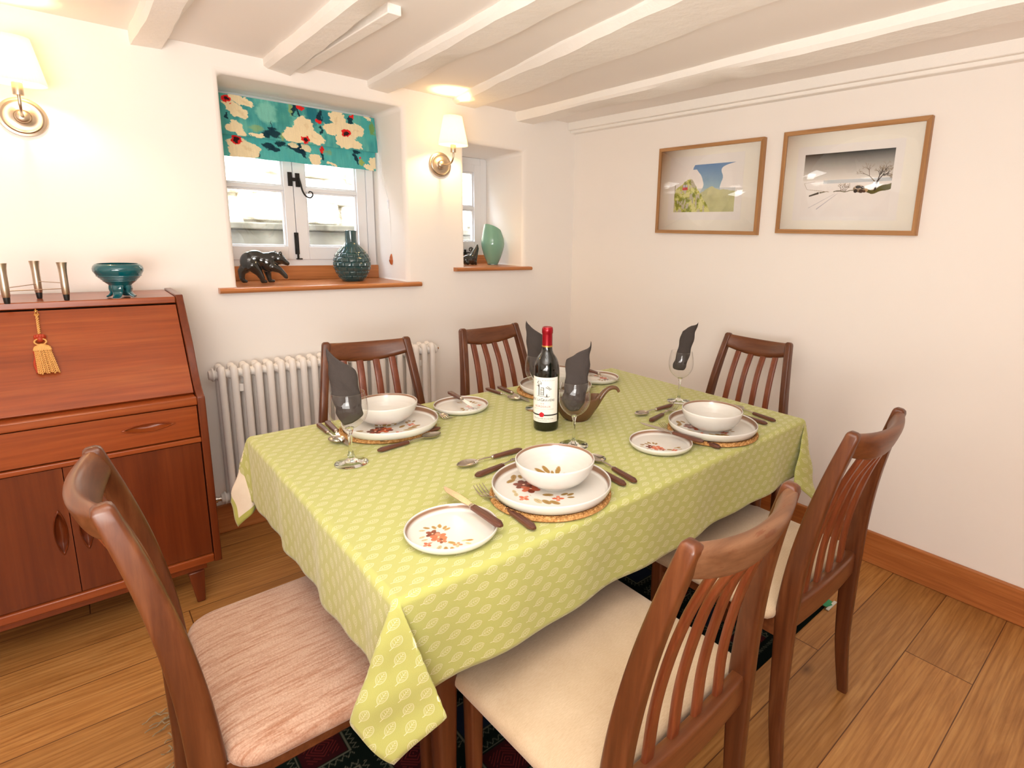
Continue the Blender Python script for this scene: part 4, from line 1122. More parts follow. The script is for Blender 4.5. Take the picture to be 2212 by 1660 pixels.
for i, (x, y, rz, l) in enumerate([(-1.590, -1.768, 0, 'deep white stoneware bowl on the nearest dinner plate'), (-1.707, -1.139, 2.9, 'deep white stoneware bowl on the dinner plate at the far left'),
                                   (-0.988, -1.768, .4, 'deep white stoneware bowl on the right front dinner plate'), (-1.066, -1.128, 2.9, 'deep white bowl on the dinner plate behind the wine bottle')]):
    o = b0 if i == 0 else copy_tree(b0); o.location = (x, y, PT); o.rotation_euler = (0, 0, rz); tag(o, l, 'bowl', 'stoneware bowls')

# ------------------------------------------------------------------ cutlery (lies along +x, handle end at x=0)
def handle_mb(L0, L1, w0, w1):
    b = MB(); n = 16; P = []; S = []
    for k in range(n + 1):
        t = k / n; P.append((lerp(L0, L1, t), 0, .0062)); f = math.sin(PI * min(1, t * 7 + .12) / 2) if t < .13 else 1
        wd = lerp(w0, w1, t ** .8) * max(.45, f); S.append((wd, .0052 * max(.5, f) * (1 - .18 * t)))
    return b.sweep(P, S, side=(0, 1, 0), p=4.2, n=20)
def flat(b, outline_pts, zf, th=.0012):
    """closed tapered plate from centre line rows: (x, y0, y1) with height zf(x, y/halfwidth)"""
    n = len(outline_pts); m = 8
    def f(i, j, dz):
        x, ya, yb = outline_pts[int(round(j * (n - 1)))]; y = lerp(ya, yb, i); return (x, y, zf(x, i * 2 - 1) + dz)
    b.grid(lambda i, j: f(i, j, th / 2), m, n - 1); b.grid(lambda i, j: f(i, j, -th / 2), m, n - 1, flip=True)
    base = len(b.v) - 2 * (m + 1) * n; W = m + 1; off = W * n
    for j in range(n - 1):
        for c_ in (0, m):
            a = base + j * W + c_; q = (a, a + W, a + W + off, a + off); b.f.append(q if c_ else q[::-1]); b.mi.append(0)
    for j in (0, n - 1):
        for i in range(m):
            a = base + j * W + i; q = (a, a + 1, a + 1 + off, a + off); b.f.append(q[::-1] if j else q); b.mi.append(0)
    return b
def knife():
    root = empty('knife'); hl = .098
    handle_mb(0, hl, .0088, .0070).build('handle', 'handle_wood', root, smooth=50)
    b = MB(); b.lathe([(0, hl - .002), (.0060, hl - .002), (.0060, hl + .004), (.0042, hl + .006), (.0040, hl + .010), (0, hl + .011)], 16, (0, 0, .006), axis='x')
    rows = []
    for k in range(26):
        t = k / 25; x = lerp(hl + .006, .225, t)
        top = .0050 + .0012 * math.sin(PI * t) - (.0110 * max(0, t - .72) ** 1.6 / .28 ** 1.6 * .9 if t > .72 else 0)
        bot = -.0045 - .0065 * math.sin(PI * min(1, t * .85 + .08)) * (1 if t < .9 else 1)
        if t < .1: bot = lerp(-.0035, bot, t / .1); top = lerp(.0035, top, t / .1)
        if t > .9: f = math.sqrt(max(0, 1 - ((t - .9) / .1) ** 2)); mid = -.0058; bot = mid + (bot - mid) * f; top = mid + (top - mid) * max(f, .0) if top > mid else mid
        rows.append((x, bot, max(top, bot + .0002)))
    flat(b, rows, lambda x, s: .0060 - .002 * (x - hl) / .13, .0011)
    b.build('blade', 'steel', root, smooth=40); return root
def spoon(L=.19, hl=.088, bw=.0205):
    root = empty('spoon'); handle_mb(0, hl, .0078, .0058).build('handle', 'handle_wood', root, smooth=50)
    b = MB(); b.lathe([(0, hl - .002), (.0046, hl - .002), (.0048, hl + .003), (.0034, hl + .005), (0, hl + .006)], 14, (0, 0, .0062), axis='x')
    xb = L - bw * 2.9
    b.sweep(spline([(hl, 0, .0064), (lerp(hl, xb, .5), 0, .0085), (xb + .004, 0, .0075), (xb + .010, 0, .0045)], 12), [(lerp(.0030, .0042, (k / 12) ** 3), .0014) for k in range(13)], side=(0, 1, 0), p=3, n=12)
    rows = []
    for k in range(26):
        t = k / 25; x = lerp(xb + .002, L, t); wv = bw * (max(0, math.sin(PI * t ** .92)) ** .55) * (1 - .14 * (t - .4)); rows.append((x, -max(wv, .0008), max(wv, .0008)))
    def zf(x, s):
        t = (x - xb) / (L - xb); return .0088 - .0075 * (max(0, math.sin(PI * min(1, max(0, t)))) ** .7) * (1 - s * s) ** .8 * 1.0
    flat(b, rows, zf, .0011); b.build('bowl_end', 'steel', root, smooth=60); return root
def fork(L=.225, hl=.103, fw=.0128):
    root = empty('fork'); handle_mb(0, hl, .0088, .0066).build('handle', 'handle_wood', root, smooth=50)
    b = MB(); b.lathe([(0, hl - .002), (.0050, hl - .002), (.0052, hl + .003), (.0036, hl + .005), (0, hl + .006)], 14, (0, 0, .0062), axis='x')
    xr = L - .062; xt = L - .046
    zc = lambda x: .0066 + .004 * math.sin(min(1, max(0, (x - hl) / (L - hl))) * PI) * .6 - .0060 * math.sin(PI * min(1, max(0, (x - xr) / (L - xr)))) + .007 * max(0, (x - xt) / (L - xt)) ** 2
    rows = []
    for k in range(20):
        t = k / 19; x = lerp(hl + .002, xt, t); wv = .0030 if x < xr - .012 else lerp(.0030, fw, min(1, (x - xr + .012) / .020) ** .7); rows.append((x, -wv, wv))
    flat(b, rows, lambda x, s: zc(x) + .0012 * s * s, .0013)
    for i in range(4):
        y = lerp(-fw + .0016, fw - .0016, i / 3); P = [(lerp(xt - .001, L, k / 10), y, zc(lerp(xt - .001, L, k / 10)) + .0005) for k in range(11)]
        b.sweep(P, [(lerp(.0016, .0007, (k / 10) ** 2), .0007) for k in range(11)], side=(0, 1, 0), p=3, n=8)
    b.build('head', 'steel', root, smooth=50); return root
KN, SP, FK, DF = knife(), spoon(), fork(), fork(.185, .085, .0110); DF.name = 'dessert_fork'; SP.name = 'spoon'
used = set()
def lay(proto, hx, hy, tx, ty, label, z=None, cat=None, tilt=0.0, roll=0.0):
    o = proto if proto.name not in used else copy_tree(proto); used.add(proto.name)
    a = math.atan2(ty - hy, tx - hx); o.location = (hx, hy, CT if z is None else z); o.rotation_euler = (roll, -tilt, a); tag(o, label, cat, 'rosewood handled cutlery')
    return o
lay(KN, -1.797, -1.862, -1.800, -1.64, 'knife lying across the nearest side plate, blade pointing away', z=CT + .0172, cat='knife', tilt=-.0)
lay(FK, -1.736, -1.885, -1.722, -1.638, 'fork left of the nearest dinner plate, tines pointing away', cat='fork')
lay(SP, -1.511, -1.535, -1.669, -1.531, 'spoon lying sideways above the nearest bowl, bowl end to the left', cat='spoon')
lay(DF, -1.694, -1.604, -1.52, -1.580, 'dessert fork above the nearest dinner plate with only its wooden handle showing', cat='fork')
lay(SP, -1.423, -1.865, -1.390, -1.652, 'spoon at the right of the nearest dinner plate', cat='spoon')
lay(KN, -1.455, -1.860, -1.432, -1.64, 'knife right of the nearest dinner plate beside the spoon', cat='knife')
lay(SP, -1.856, -1.012, -1.860, -1.215, 'spoon at the far left table edge behind the wine glass', cat='spoon')
lay(KN, -1.830, -1.006, -1.845, -1.225, 'knife next to the spoon at the far left, behind the wine glass', cat='knife')
lay(DF, -1.597, -1.254, -1.793, -1.262, 'dessert fork between the far left plate and the leaf cloth front, tines to the left', cat='fork')
lay(SP, -1.806, -1.315, -1.60, -1.292, 'spoon in front of the far left plate, bowl end to the right', cat='spoon')
lay(FK, -1.552, -0.990, -1.530, -1.200, 'fork right of the far left dinner plate, only its tines showing', cat='fork')
lay(KN, -1.418, -0.985, -1.436, -1.20, 'knife resting on the side plate in front of the radiator end', z=CT + .0172, cat='knife')
lay(KN, -1.116, -1.833, -1.134, -1.60, 'knife lying across the side plate right of centre', z=CT + .0172, cat='knife')
lay(FK, -1.077, -1.862, -1.060, -1.632, 'fork between the right side plate and the right dinner plate', cat='fork')
lay(SP, -0.860, -1.524, -1.026, -1.523, 'spoon lying sideways beyond the right front bowl', cat='spoon')
lay(DF, -1.056, -1.590, -0.88, -1.550, 'dessert fork beyond the right front plate with its handle to the left', cat='fork')
lay(SP, -0.735, -1.838, -0.700, -1.64, 'spoon at the near right corner of the table', cat='spoon')
lay(KN, -0.783, -1.836, -0.762, -1.62, 'knife tucked against the right front dinner plate, near the table corner', cat='knife')
lay(SP, -1.258, -0.972, -1.244, -1.180, 'spoon at the far edge in front of the chair left of the bottle', cat='spoon')
lay(KN, -1.208, -0.975, -1.226, -1.215, 'knife running from the far edge towards the wine bottle', cat='knife')
lay(FK, -0.935, -0.985, -0.925, -1.205, 'fork behind the gravy boat with only the tips of its tines showing', cat='fork')
lay(KN, -0.800, -1.00, -0.815, -1.21, 'knife resting on the side plate at the far corner', z=CT + .0172, cat='knife')

# ------------------------------------------------------------------ wine glasses
def wine_glass(hh, stem, br, rr_, fr, knob=False):
    root = empty('wine_glass'); zb = stem; H_ = hh
    prof = []
    n = 22
    for k in range(n + 1):
        t = k / n; z = lerp(zb, H_, t)
        if t < .55: r = br * math.sin(PI / 2 * (t / .55) ** .62) if t > 0 else .0035
        else: r = lerp(br, rr_, ((t - .55) / .45) ** 1.8)
        prof.append((max(r, .0035), z))
    b = MB(); b.lathe(prof, 48); b.lathe([(rr_ + .0006 * math.cos(a), H_ + .0006 * math.sin(a)) for a in [2 * PI * k / 8 for k in range(9)]], 48)
    b.build('cup', 'bowl_glass', root, smooth=180)
    b = MB()
    if knob: st = [(0, 0), (fr, 0), (fr + .0006, .0012), (fr - .002, .0022), (.018, .006), (.009, .012), (.0075, .016), (.0085, .021), (.0060, .027), (.0048, .034), (.0042, zb * .6), (.0056, zb - .022), (.0050, zb - .014), (.0085, zb - .004), (.0100, zb + .0035), (0, zb + .0040)]
    else: st = [(0, 0), (fr, 0), (fr + .0006, .0012), (fr - .003, .0022), (.020, .0042), (.010, .0075), (.0058, .013), (.0042, .022), (.0038, zb * .5), (.0040, zb - .014), (.0056, zb - .005), (.0085, zb + .0025), (0, zb + .0030)]
    b.lathe(st, 40); b.build('stem', 'glass', root, smooth=180); return root
gA = wine_glass(.180, .088, .0445, .0375, .0385, True)
gA.location = (-1.882, -1.338, CT); tag(gA, 'wine glass with ringed stem holding a napkin at the left end of the table', 'glass', 'wine glasses')
gB = wine_glass(.181, .083, .0430, .0365, .0405)
gB.location = (-1.372, -1.586, CT); tag(gB, 'wine glass holding a napkin in front of the gravy boat right of the bottle', 'glass', 'wine glasses')
copy_thing(gB, (-0.792, -1.495, CT), 0, 'wine glass with a thin napkin at the far right of the table', 'wine glasses')
copy_thing(gB, (-1.245, -1.262, CT), 0, 'wine glass partly hidden by the left side of the wine bottle', 'wine glasses')
VIEW = {}
def napkin(gx, gy, label, shape, lean, az, rot=0.0, sc=1.0):
    """shape: rows of (s along the roll, bottom z, top z); rolled sheet around a vertical axis"""
    b = MB(); ns, nt = 56, 26; S = np.array([q[0] for q in shape]); B0 = np.array([q[1] for q in shape]); T0 = np.array([q[2] for q in shape])
    def f(i, j):
        zb_, zt = np.interp(i, S, B0), np.interp(i, S, T0); z = lerp(zb_, zt, j)
        a = rot + (i - .5) * 2 * PI * 1.15
        lim = .012 + .021 * min(1, max(0, (z - .095) / .05)); r0 = min(lerp(.030, .022, i), lim) * sc
        r0 *= 1 + .10 * math.sin(11 * i * 2 + z * 30) + .05 * abs(math.sin(23 * i + z * 50))
        x, y = r0 * math.cos(a) * 1.12, r0 * math.sin(a) * .62
        x += .0015 * math.sin(z * 120 + i * 9); y += .0015 * math.sin(z * 90 + i * 20)
        return (x + lean * (z - .15), y, z)
    b.grid(f, ns, nt); b.xf(Matrix.Rotation(az, 4, 'Z'))
    o = b.build('napkin', 'napkin', smooth=60, recalc=False); s = o.modifiers.new('thick', 'SOLIDIFY'); s.thickness = .0009; s.offset = 0
    o.location = (gx, gy, CT); tag(o, label, 'napkin', 'grey paper napkins in glasses')
    return o
def face_cam(x, y): return math.atan2(y + 2.675, x + 2.352) - PI / 2      # local x to the viewer's right, local -y toward the viewer
napkin(-1.882, -1.338, 'dark grey napkin curled in the wine glass at the left end of the table',
       [(0, .125, .19), (.18, .11, .225), (.30, .105, .29), (.42, .10, .278), (.60, .105, .25), (.75, .12, .225), (.85, .13, .215), (1, .13, .20)], -.05, face_cam(-1.882, -1.338), -PI / 2 - .35)
napkin(-1.372, -1.586, 'dark grey napkin in the glass just right of the wine bottle',
       [(0, .12, .22), (.25, .11, .236), (.45, .10, .262), (.66, .10, .288), (.74, .10, .292), (.80, .105, .27), (1, .12, .24)], .10, face_cam(-1.372, -1.586), -PI / 2 + .1)
napkin(-0.792, -1.495, 'narrow dark grey napkin leaning right in the far right glass',
       [(0, .125, .22), (.25, .12, .245), (.5, .115, .275), (.70, .115, .287), (.8, .12, .27), (1, .125, .24)], .22, face_cam(-0.792, -1.495), -PI / 2, .74)
napkin(-1.245, -1.262, 'dark grey napkin rising behind the left of the wine bottle',
       [(0, .125, .20), (.15, .11, .25), (.27, .105, .293), (.42, .10, .28), (.60, .105, .255), (.75, .12, .235), (1, .13, .21)], -.05, face_cam(-1.245, -1.262), -PI / 2 - .3)

# ------------------------------------------------------------------ wine bottle
def text_tris(body, size, spacing=1.0, res=3):
    """returns verts (x,y) and faces of a text block, centred on x"""
    cu = bpy.data.curves.new('t', 'FONT'); cu.body = body; cu.size = size; cu.align_x = 'CENTER'; cu.space_character = spacing; cu.resolution_u = res
    o = bpy.data.objects.new('t', cu); COL.objects.link(o); bpy.context.view_layer.update()
    me = o.evaluated_get(bpy.context.evaluated_depsgraph_get()).to_mesh()
    bm = bmesh.new(); bm.from_mesh(me); bmesh.ops.triangulate(bm, faces=bm.faces); bmesh.ops.subdivide_edges(bm, edges=[e for e in bm.edges if e.calc_length() > .004], cuts=1)
    V = [(v.co.x, v.co.y) for v in bm.verts]; bm.verts.index_update(); F = [tuple(v.index for v in f.verts) for f in bm.faces]; bm.free()
    o.to_mesh_clear(); bpy.data.objects.remove(o); bpy.data.curves.remove(cu)
    return V, F
def bottle():
    R = .0375
    root = empty('wine_bottle', (-1.342, -1.427, CT)); tag(root, 'dark red-capped wine bottle with cream label standing in the middle of the table', 'bottle')
    prof = [(0, .006), (.024, .003), (.032, 0.0), (.0355, .0015), (R, .006), (R, .02), (R, .10), (R, .170), (.0372, .182), (.0360, .192), (.0335, .203), (.0295, .213), (.0245, .221), (.0195, .228), (.0163, .236), (.0150, .244), (.0145, .256), (.0142, .27), (.0140, .300), (0, .300)]
    MB().lathe(prof, 64).build('body', 'bottle', root, smooth=40)
    MB().lathe([(.0148, .249), (.0152, .249), (.0150, .255), (.0148, .284), (.0150, .286), (.0160, .288), (.0162, .2965), (.0155, .3025), (.0138, .3055), (.0110, .3055), (.0105, .3045), (0, .3045)], 48).build('capsule', 'capsule', root, smooth=40)
    MB().lathe([(.0150, .2475), (.0156, .2477), (.0156, .2520), (.0150, .2522)], 48).build('capsule_band', 'gold', root)
    base = math.atan2(-2.675 + 1.427, -2.352 + 1.342) + math.radians(-14)      # towards the viewer, turned to the viewer's left
    def wrap(x, z, off): a = base + x / R; return ((R + off) * math.cos(a), (R + off) * math.sin(a), z)
    b = MB(); hw = math.radians(72) * R
    b.grid(lambda i, j: wrap(lerp(-hw, hw, i), lerp(.028, .163, j), .0003), 48, 8)
    lab = b.build('label', 'label', root, smooth=180, recalc=False)
    ink = MB()
    def put(body, size, z, mi, sp=1.0, x=0.0, off=.0006):
        V, F = text_tris(body, size, sp); ink.add([wrap(vx + x, z + vy, off) for vx, vy in V], F, mi)
    put('VIN DE BORDEAUX', .0045, .153, 1, 1.8); put('ROC LA', .0098, .0925, 0, .95, -.0250); put('G', .0130, .0925, 0, 1, -.0035); put('RAVI\u00c8RE', .0096, .0925, 0, .95, .0175)
    put('2018', .0055, .0835, 2, 1.1, -.003); put('BORDEAUX', .0082, .0735, 2, 1.15, -.002); put('APPELLATION BORDEAUX CONTROLEE', .0028, .0675, 1, 1.3, 0); put('Mis en bouteille dans nos Chais', .0048, .0385, 0, 1.0, .001); put('Produce of France', .0036, .0325, 1, 1.0, -.002)
    def strip(x0, x1, z0, z1, mi, n=24): ink.grid(lambda i, j: wrap(lerp(x0, x1, i), lerp(z0, z1, j), .0005), n, 1, mi)
    strip(-hw, hw, .0485, .0525, 0, 48)
    # engraving of a house between trees
    rnd = random.Random(2)
    def blob(cx, cz, r, n, mi=0):
        for _ in range(n):
            a = rnd.uniform(0, 2 * PI); d = r * math.sqrt(rnd.random()); x, z = cx + d * math.cos(a) * 1.1, cz + d * math.sin(a) * .8; q = rnd.uniform(.0006, .0014)
            k0 = [wrap(x + q * math.cos(t), z + q * .7 * math.sin(t), .0006) for t in (0, 1.26, 2.5, 3.8, 5.0)]; ink.add(k0, [(0, 1, 2, 3, 4)], mi)
    blob(-.0125, .146, .007, 34); blob(-.0165, .138, .0045, 20); blob(.013, .133, .0055, 26); blob(.019, .129, .0045, 16, 1)
    strip(-.0148, -.0122, .109, .142, 0, 3); strip(.0002, .0020, .110, .133, 0, 3); strip(-.0085, -.0068, .110, .130, 1, 3); strip(-.008, .001, .1315, .1335, 1, 4)
    for zz in (.127, .124, .118, .114, .111): strip(-.0065, -.0005, zz, zz + .0013, 1 if zz > .12 else 0, 4)
    strip(-.019, .02, .1065, .1078, 1, 14); strip(.004, .016, .104, .1052, 1, 6)
    ink.add([wrap(.0080, .106, .0006), wrap(.0125, .106, .0006), wrap(.0103, .117, .0006)], [(0, 1, 2)], 0)
    ink.build('print', ['ink', 'ink_grey', 'ink_red'], lab, smooth=180, recalc=False)
    s = MB(); n = 28
    rr_ = [.0072 * (1 + .06 * math.sin(5 * 2 * PI * k / n)) for k in range(n)]
    V = [wrap(-.004, .0515, .0016)] + [wrap(-.004 + rr_[k] * math.cos(2 * PI * k / n), .0515 + rr_[k] * math.sin(2 * PI * k / n), .0012) for k in range(n)] + [wrap(-.004 + rr_[k] * 1.03 * math.cos(2 * PI * k / n), .0515 + rr_[k] * 1.03 * math.sin(2 * PI * k / n), .0002) for k in range(n)]
    s.add(V, [(0, 1 + k, 1 + (k + 1) % n) for k in range(n)] + [(1 + k, 1 + n + k, 1 + n + (k + 1) % n, 1 + (k + 1) % n) for k in range(n)])
    s.build('wax_seal', 'wax', lab, smooth=50)
bottle()

# ------------------------------------------------------------------ sauce boat
def sauce_boat():
    ang = math.atan2(-.61, .79)
    b = MB(); na = 64
    def rimf(a):      # outer rim radius along local axes and rim height
        c_ = math.cos(a); return .078 if c_ < 0 else .066, .046, .066 + .010 * c_ * abs(c_) + .004
    prof = [(.45, 0.0), (.50, .002), (.62, .12), (.78, .35), (.92, .65), (.985, .9), (1.0, 1.0), (.975, 1.015), (.95, .98), (.88, .70), (.72, .38), (.45, .14), (0.02, .10)]
    def f(i, j):
        s, t = prof[min(int(round(j * 12)), 12)]; a = 2 * PI * i; rx, ry, hz = rimf(a)
        if s < .5 and j < .2: rx, ry = rx * .95, ry * 1.35
        return (rx * s * math.cos(a) + .006 * (t - .3), ry * s * math.sin(a), hz * t)
    b.grid(f, na, 12, wrap=True); b.f.append(tuple(range(na - 1, -1, -1))); b.mi.append(0); b.f.append(tuple(12 * na + k for k in range(na))); b.mi.append(0)
    root = b.build('sauce_boat', 'brown_glaze', smooth=60)
    h = MB(); P = spline([(.036, 0, .028), (.052, 0, .048), (.066, 0, .070), (.080, 0, .090), (.094, 0, .101), (.108, 0, .104), (.119, 0, .100), (.1255, 0, .090)], 36)
    S = [(lerp(.0240, .0040, min(1, (k / 36)) ** .62), lerp(.0120, .0045, min(1, k / 36) ** .8)) for k in range(37)]
    h.sweep(P, S, side=(0, 1, 0), p=2.2, n=24); h.build('handle', 'brown_glaze', root, smooth=60)
    root.location = (-1.212, -1.428, CT); root.rotation_euler = (0, 0, ang)
    tag(root, 'brown glazed sauce boat with a long curling handle behind the front wine glass', 'sauce boat')
sauce_boat()

# ------------------------------------------------------------------ things on the bureau
BT = 1.0525
def candle_holder():
    root = empty('candle_holder', (-2.41, -.25, BT)); tag(root, 'three flared steel candle tubes joined by thin rods on the bureau top', 'candle holder')
    T = Matrix.Translation(-Vector(root.location)); P = [(-2.480, -.312), (-2.413, -.182), (-2.350, -.275)]
    for x, y in P:
        MB().lathe([(.0080, .018), (.0092, .021), (.0098, .05), (.0098, .085), (.0108, .104), (.0130, .1180), (.0118, .1180), (.009, .10), (.008, .06), (0, .05)], 32, (x, y, BT)).xf(T).build('tube', 'brushed', root, smooth=50)
        MB().lathe([(0, 0), (.0062, 0), (.0068, .002), (.0082, .018), (.0084, .0205), (0, .0205)], 24, (x, y, BT)).xf(T).build('foot', 'black', root)
    for (i, j), z in (((0, 1), .046), ((1, 2), .054), ((0, 2), .037)):
        a, c_ = P[i], P[j]; MB().sweep([(a[0], a[1], BT + z), (c_[0], c_[1], BT + z)], (.0013, .0013), side=(0, 0, 1), n=8).xf(T).build('rod', 'brushed', root)
candle_holder()
def footed_bowl():
    root = empty('footed_bowl', (-2.214, -.245, BT)); tag(root, 'glossy teal glass bowl on splayed feet on the bureau top', 'bowl')
    prof = [(0, .030), (.020, .031), (.032, .044), (.041, .052)]
    for k in range(4): z = .054 + k * .0052; r = .0435 + k * .0048; prof += [(r, z), (r + .0022, z + .0022), (r + .0016, z + .0045)]
    prof += [(.0625, .080), (.0668, .088), (.0672, .096), (.0645, .104), (.0590, .110), (.0560, .1115), (.0540, .1105), (.0570, .104), (.0620, .094), (.0600, .082), (.045, .062), (.025, .046), (0, .042)]
    MB().lathe(prof, 72).build('vessel', 'teal', root, smooth=40)
    for k in range(4):
        a = PI / 4 + k * PI / 2 + .35; c_, s_ = math.cos(a), math.sin(a); b = MB()
        P = spline([(.020, 0, .046), (.024, 0, .030), (.023, 0, .018), (.030, 0, .008), (.038, 0, .0035)], 16)
        b.sweep([(p[0] * c_, p[0] * s_, p[2]) for p in P], [(lerp(.018, .0105, k_ / 16), lerp(.009, .0034, (k_ / 16) ** .7)) for k_ in range(17)], side=(-s_, c_, 0), p=2.5, n=16)
        b.build('foot', 'teal', root, smooth=60)
footed_bowl()

# ------------------------------------------------------------------ window sill ornaments
def vase_grid():
    root = MB(); na = 256; nz = 150
    P = spline([(.0, .044, 0), (.002, .048, 0), (.022, .066, 0), (.060, .084, 0), (.090, .0865, 0), (.125, .077, 0), (.155, .054, 0), (.176, .034, 0), (.190, .0270, 0), (.215, .0260, 0), (.238, .0270, 0), (.241, .0275, 0)], nz)
    rows = [.028, .050, .072, .094, .116, .136]; cols = 16
    def f(i, j):
        z, r = P[int(round(j * nz))][0], P[int(round(j * nz))][1]; a = i * 2 * PI
        g = 0
        if .015 < z < .165:
            for q, zz in enumerate(rows):
                g = max(g, math.exp(-((z - zz) / .0016) ** 2))
            row = sum(z > q for q in rows); fr_ = (i * cols + .33 * row) % 1; d = min(fr_, 1 - fr_) * 2 * PI * r / cols; g = max(g, math.exp(-(d / .0020) ** 2))
        rr2 = r - .0045 * g
        return (rr2 * math.cos(a), rr2 * math.sin(a), z)
    root.grid(f, na, nz, wrap=True); root.f.append(tuple(range(na - 1, -1, -1))); root.mi.append(0)
    n0 = len(root.v)
    root.lathe([(.0275, .241), (.0255, .2425), (.0225, .241), (.0215, .225), (.0225, .19), (0, .188)], na)
    return root
o = vase_grid().build('vase', 'teal_vase', smooth=60); o.location = (-1.303, .150, 1.0505); tag(o, 'round dark teal vase with grooved squares and a short neck on the larger window board', 'vase')

def voxel_body(parts, vox=.0028, name='body', mat='black_glaze', it=3):
    b = MB()
    for p in parts:
        if p[0] == 'e': b.ellipsoid(p[1], p[2], 24, 16, Matrix.Rotation(p[3], 3, 'Y') if len(p) > 3 else None)
        else:   # capsule chain
            P = p[1]; R__ = p[2]
            for (a, ra), (c_, rc) in zip(zip(P[:-1], R__[:-1]), zip(P[1:], R__[1:])):
                n = 10
                for k in range(n + 1): r = lerp(ra, rc, k / n); b.ellipsoid(tuple(lerp(a[q], c_[q], k / n) for q in range(3)), (r, r, r), 16, 10)
    o = b.build(name, mat, smooth=180)
    m = o.modifiers.new('join', 'REMESH'); m.mode = 'VOXEL'; m.voxel_size = vox; m.use_smooth_shade = True
    s = o.modifiers.new('soft', 'SMOOTH'); s.iterations = it; s.factor = .6
    return o
bear = voxel_body([
    ('e', (.052, 0, .086), (.036, .029, .040), .2), ('e', (.078, 0, .100), (.042, .028, .032), .1), ('e', (.102, 0, .092), (.036, .028, .031)),
    ('e', (.122, 0, .083), (.034, .029, .041), -.2), ('e', (.146, 0, .100), (.030, .022, .027), .4), ('e', (.168, 0, .098), (.0250, .022, .0245), .3),
    ('c', [(.181, 0, .092), (.201, 0, .079)], [.0165, .0095]), ('e', (.156, .014, .121), (.0075, .005, .0095)), ('e', (.174, -.015, .120), (.0075, .005, .0095)), ('e', (.206, 0, .078), (.004, .005, .0035)),
    ('c', [(.045, .012, .070), (.022, .012, .048), (.020, .012, .020), (.026, .012, .009)], [.026, .016, .0105, .009]), ('c', [(.026, .012, .0075), (.036, .012, .0065)], [.0075, .006]),
    ('c', [(.062, -.012, .072), (.084, -.012, .044), (.096, -.012, .020), (.096, -.012, .009)], [.026, .016, .011, .009]), ('c', [(.096, -.012, .0075), (.110, -.012, .0065)], [.0075, .006]),
    ('c', [(.118, .010, .066), (.122, .010, .036), (.126, .010, .010)], [.022, .013, .009]), ('c', [(.126, .010, .0072), (.142, .010, .0065)], [.0072, .006]),
    ('c', [(.140, -.012, .066), (.168, -.012, .052), (.188, -.012, .030)], [.020, .012, .0095]), ('c', [(.188, -.012, .028), (.192, -.012, .022)], [.0098, .007])], .0024, 'bear_figurine')
bear.scale = (1.0, 1.0, 1.10); bear.location = (-1.795, .170, 1.0510); bear.rotation_euler = (0, 0, R_(-8)); tag(bear, 'glossy black ceramic bear walking with one front paw raised on the larger window board', 'figurine')
seal = voxel_body([
    ('e', (.030, 0, .030), (.034, .022, .028)), ('e', (.062, 0, .032), (.028, .022, .032)), ('c', [(.066, 0, .040), (.080, 0, .074), (.090, 0, .094)], [.024, .0175, .0125]),
    ('c', [(.090, 0, .096), (.094, 0, .113)], [.0115, .0060]), ('e', (.098, .005, .100), (.006, .004, .005)), ('c', [(.012, 0, .030), (-.008, 0, .016)], [.014, .007]),
    ('c', [(.068, .012, .020), (.076, .014, .006)], [.012, .006]), ('c', [(.068, -.012, .020), (.076, -.014, .006)], [.012, .006]), ('c', [(.020, .012, .014), (.024, .014, .006)], [.012, .006]), ('c', [(.020, -.012, .014), (.024, -.014, .006)], [.012, .006])], .0024, 'animal_figurine')
seal.location = (-.668, .180, 1.1182); tag(seal, 'small glossy black ceramic animal with its head raised on the smaller window board', 'figurine')

def slanted_vase():
    b = MB(); n = 64; m = 40; H_ = .226
    prof = spline([(.030, .0, 0), (.036, .012, 0), (.052, .050, 0), (.0655, .100, 0), (.0670, .130, 0), (.060, .175, 0), (.050, .226, 0)], m)
    def f(i, j, ins=0.0):
        a = 2 * PI * i; r, z = prof[int(round(j * m))][0] - ins, prof[int(round(j * m))][1]
        k = max(0, z - .15) / .076; z2 = z - k * (.021 + .024 * math.cos(a - .2)); return (r * math.cos(a), r * math.sin(a), z2 + .006)
    b.grid(lambda i, j: f(i, j), n, m, wrap=True); b.grid(lambda i, j: f(i, 1 - .86 * j, .0035), n, m, wrap=True)
    # join lips
    top = m * n; base2 = (m + 1) * n
    for k in range(n): b.f.append((top + k, top + (k + 1) % n, base2 + (k + 1) % n, base2 + k)); b.mi.append(0)
    b.f.append(tuple(base2 + m * n + k for k in range(n))); b.mi.append(0)
    root = empty('vase', (-.478, .165, 1.1183)); b.build('vessel', 'sage', root, smooth=70)
    MB().lathe([(0, 0), (.029, 0), (.031, .002), (.0305, .0065), (0, .0065)], 48).build('base', 'glass', root)
    tag(root, 'sage green glass vase with a slanted rim on the smaller window board', 'vase')
slanted_vase()

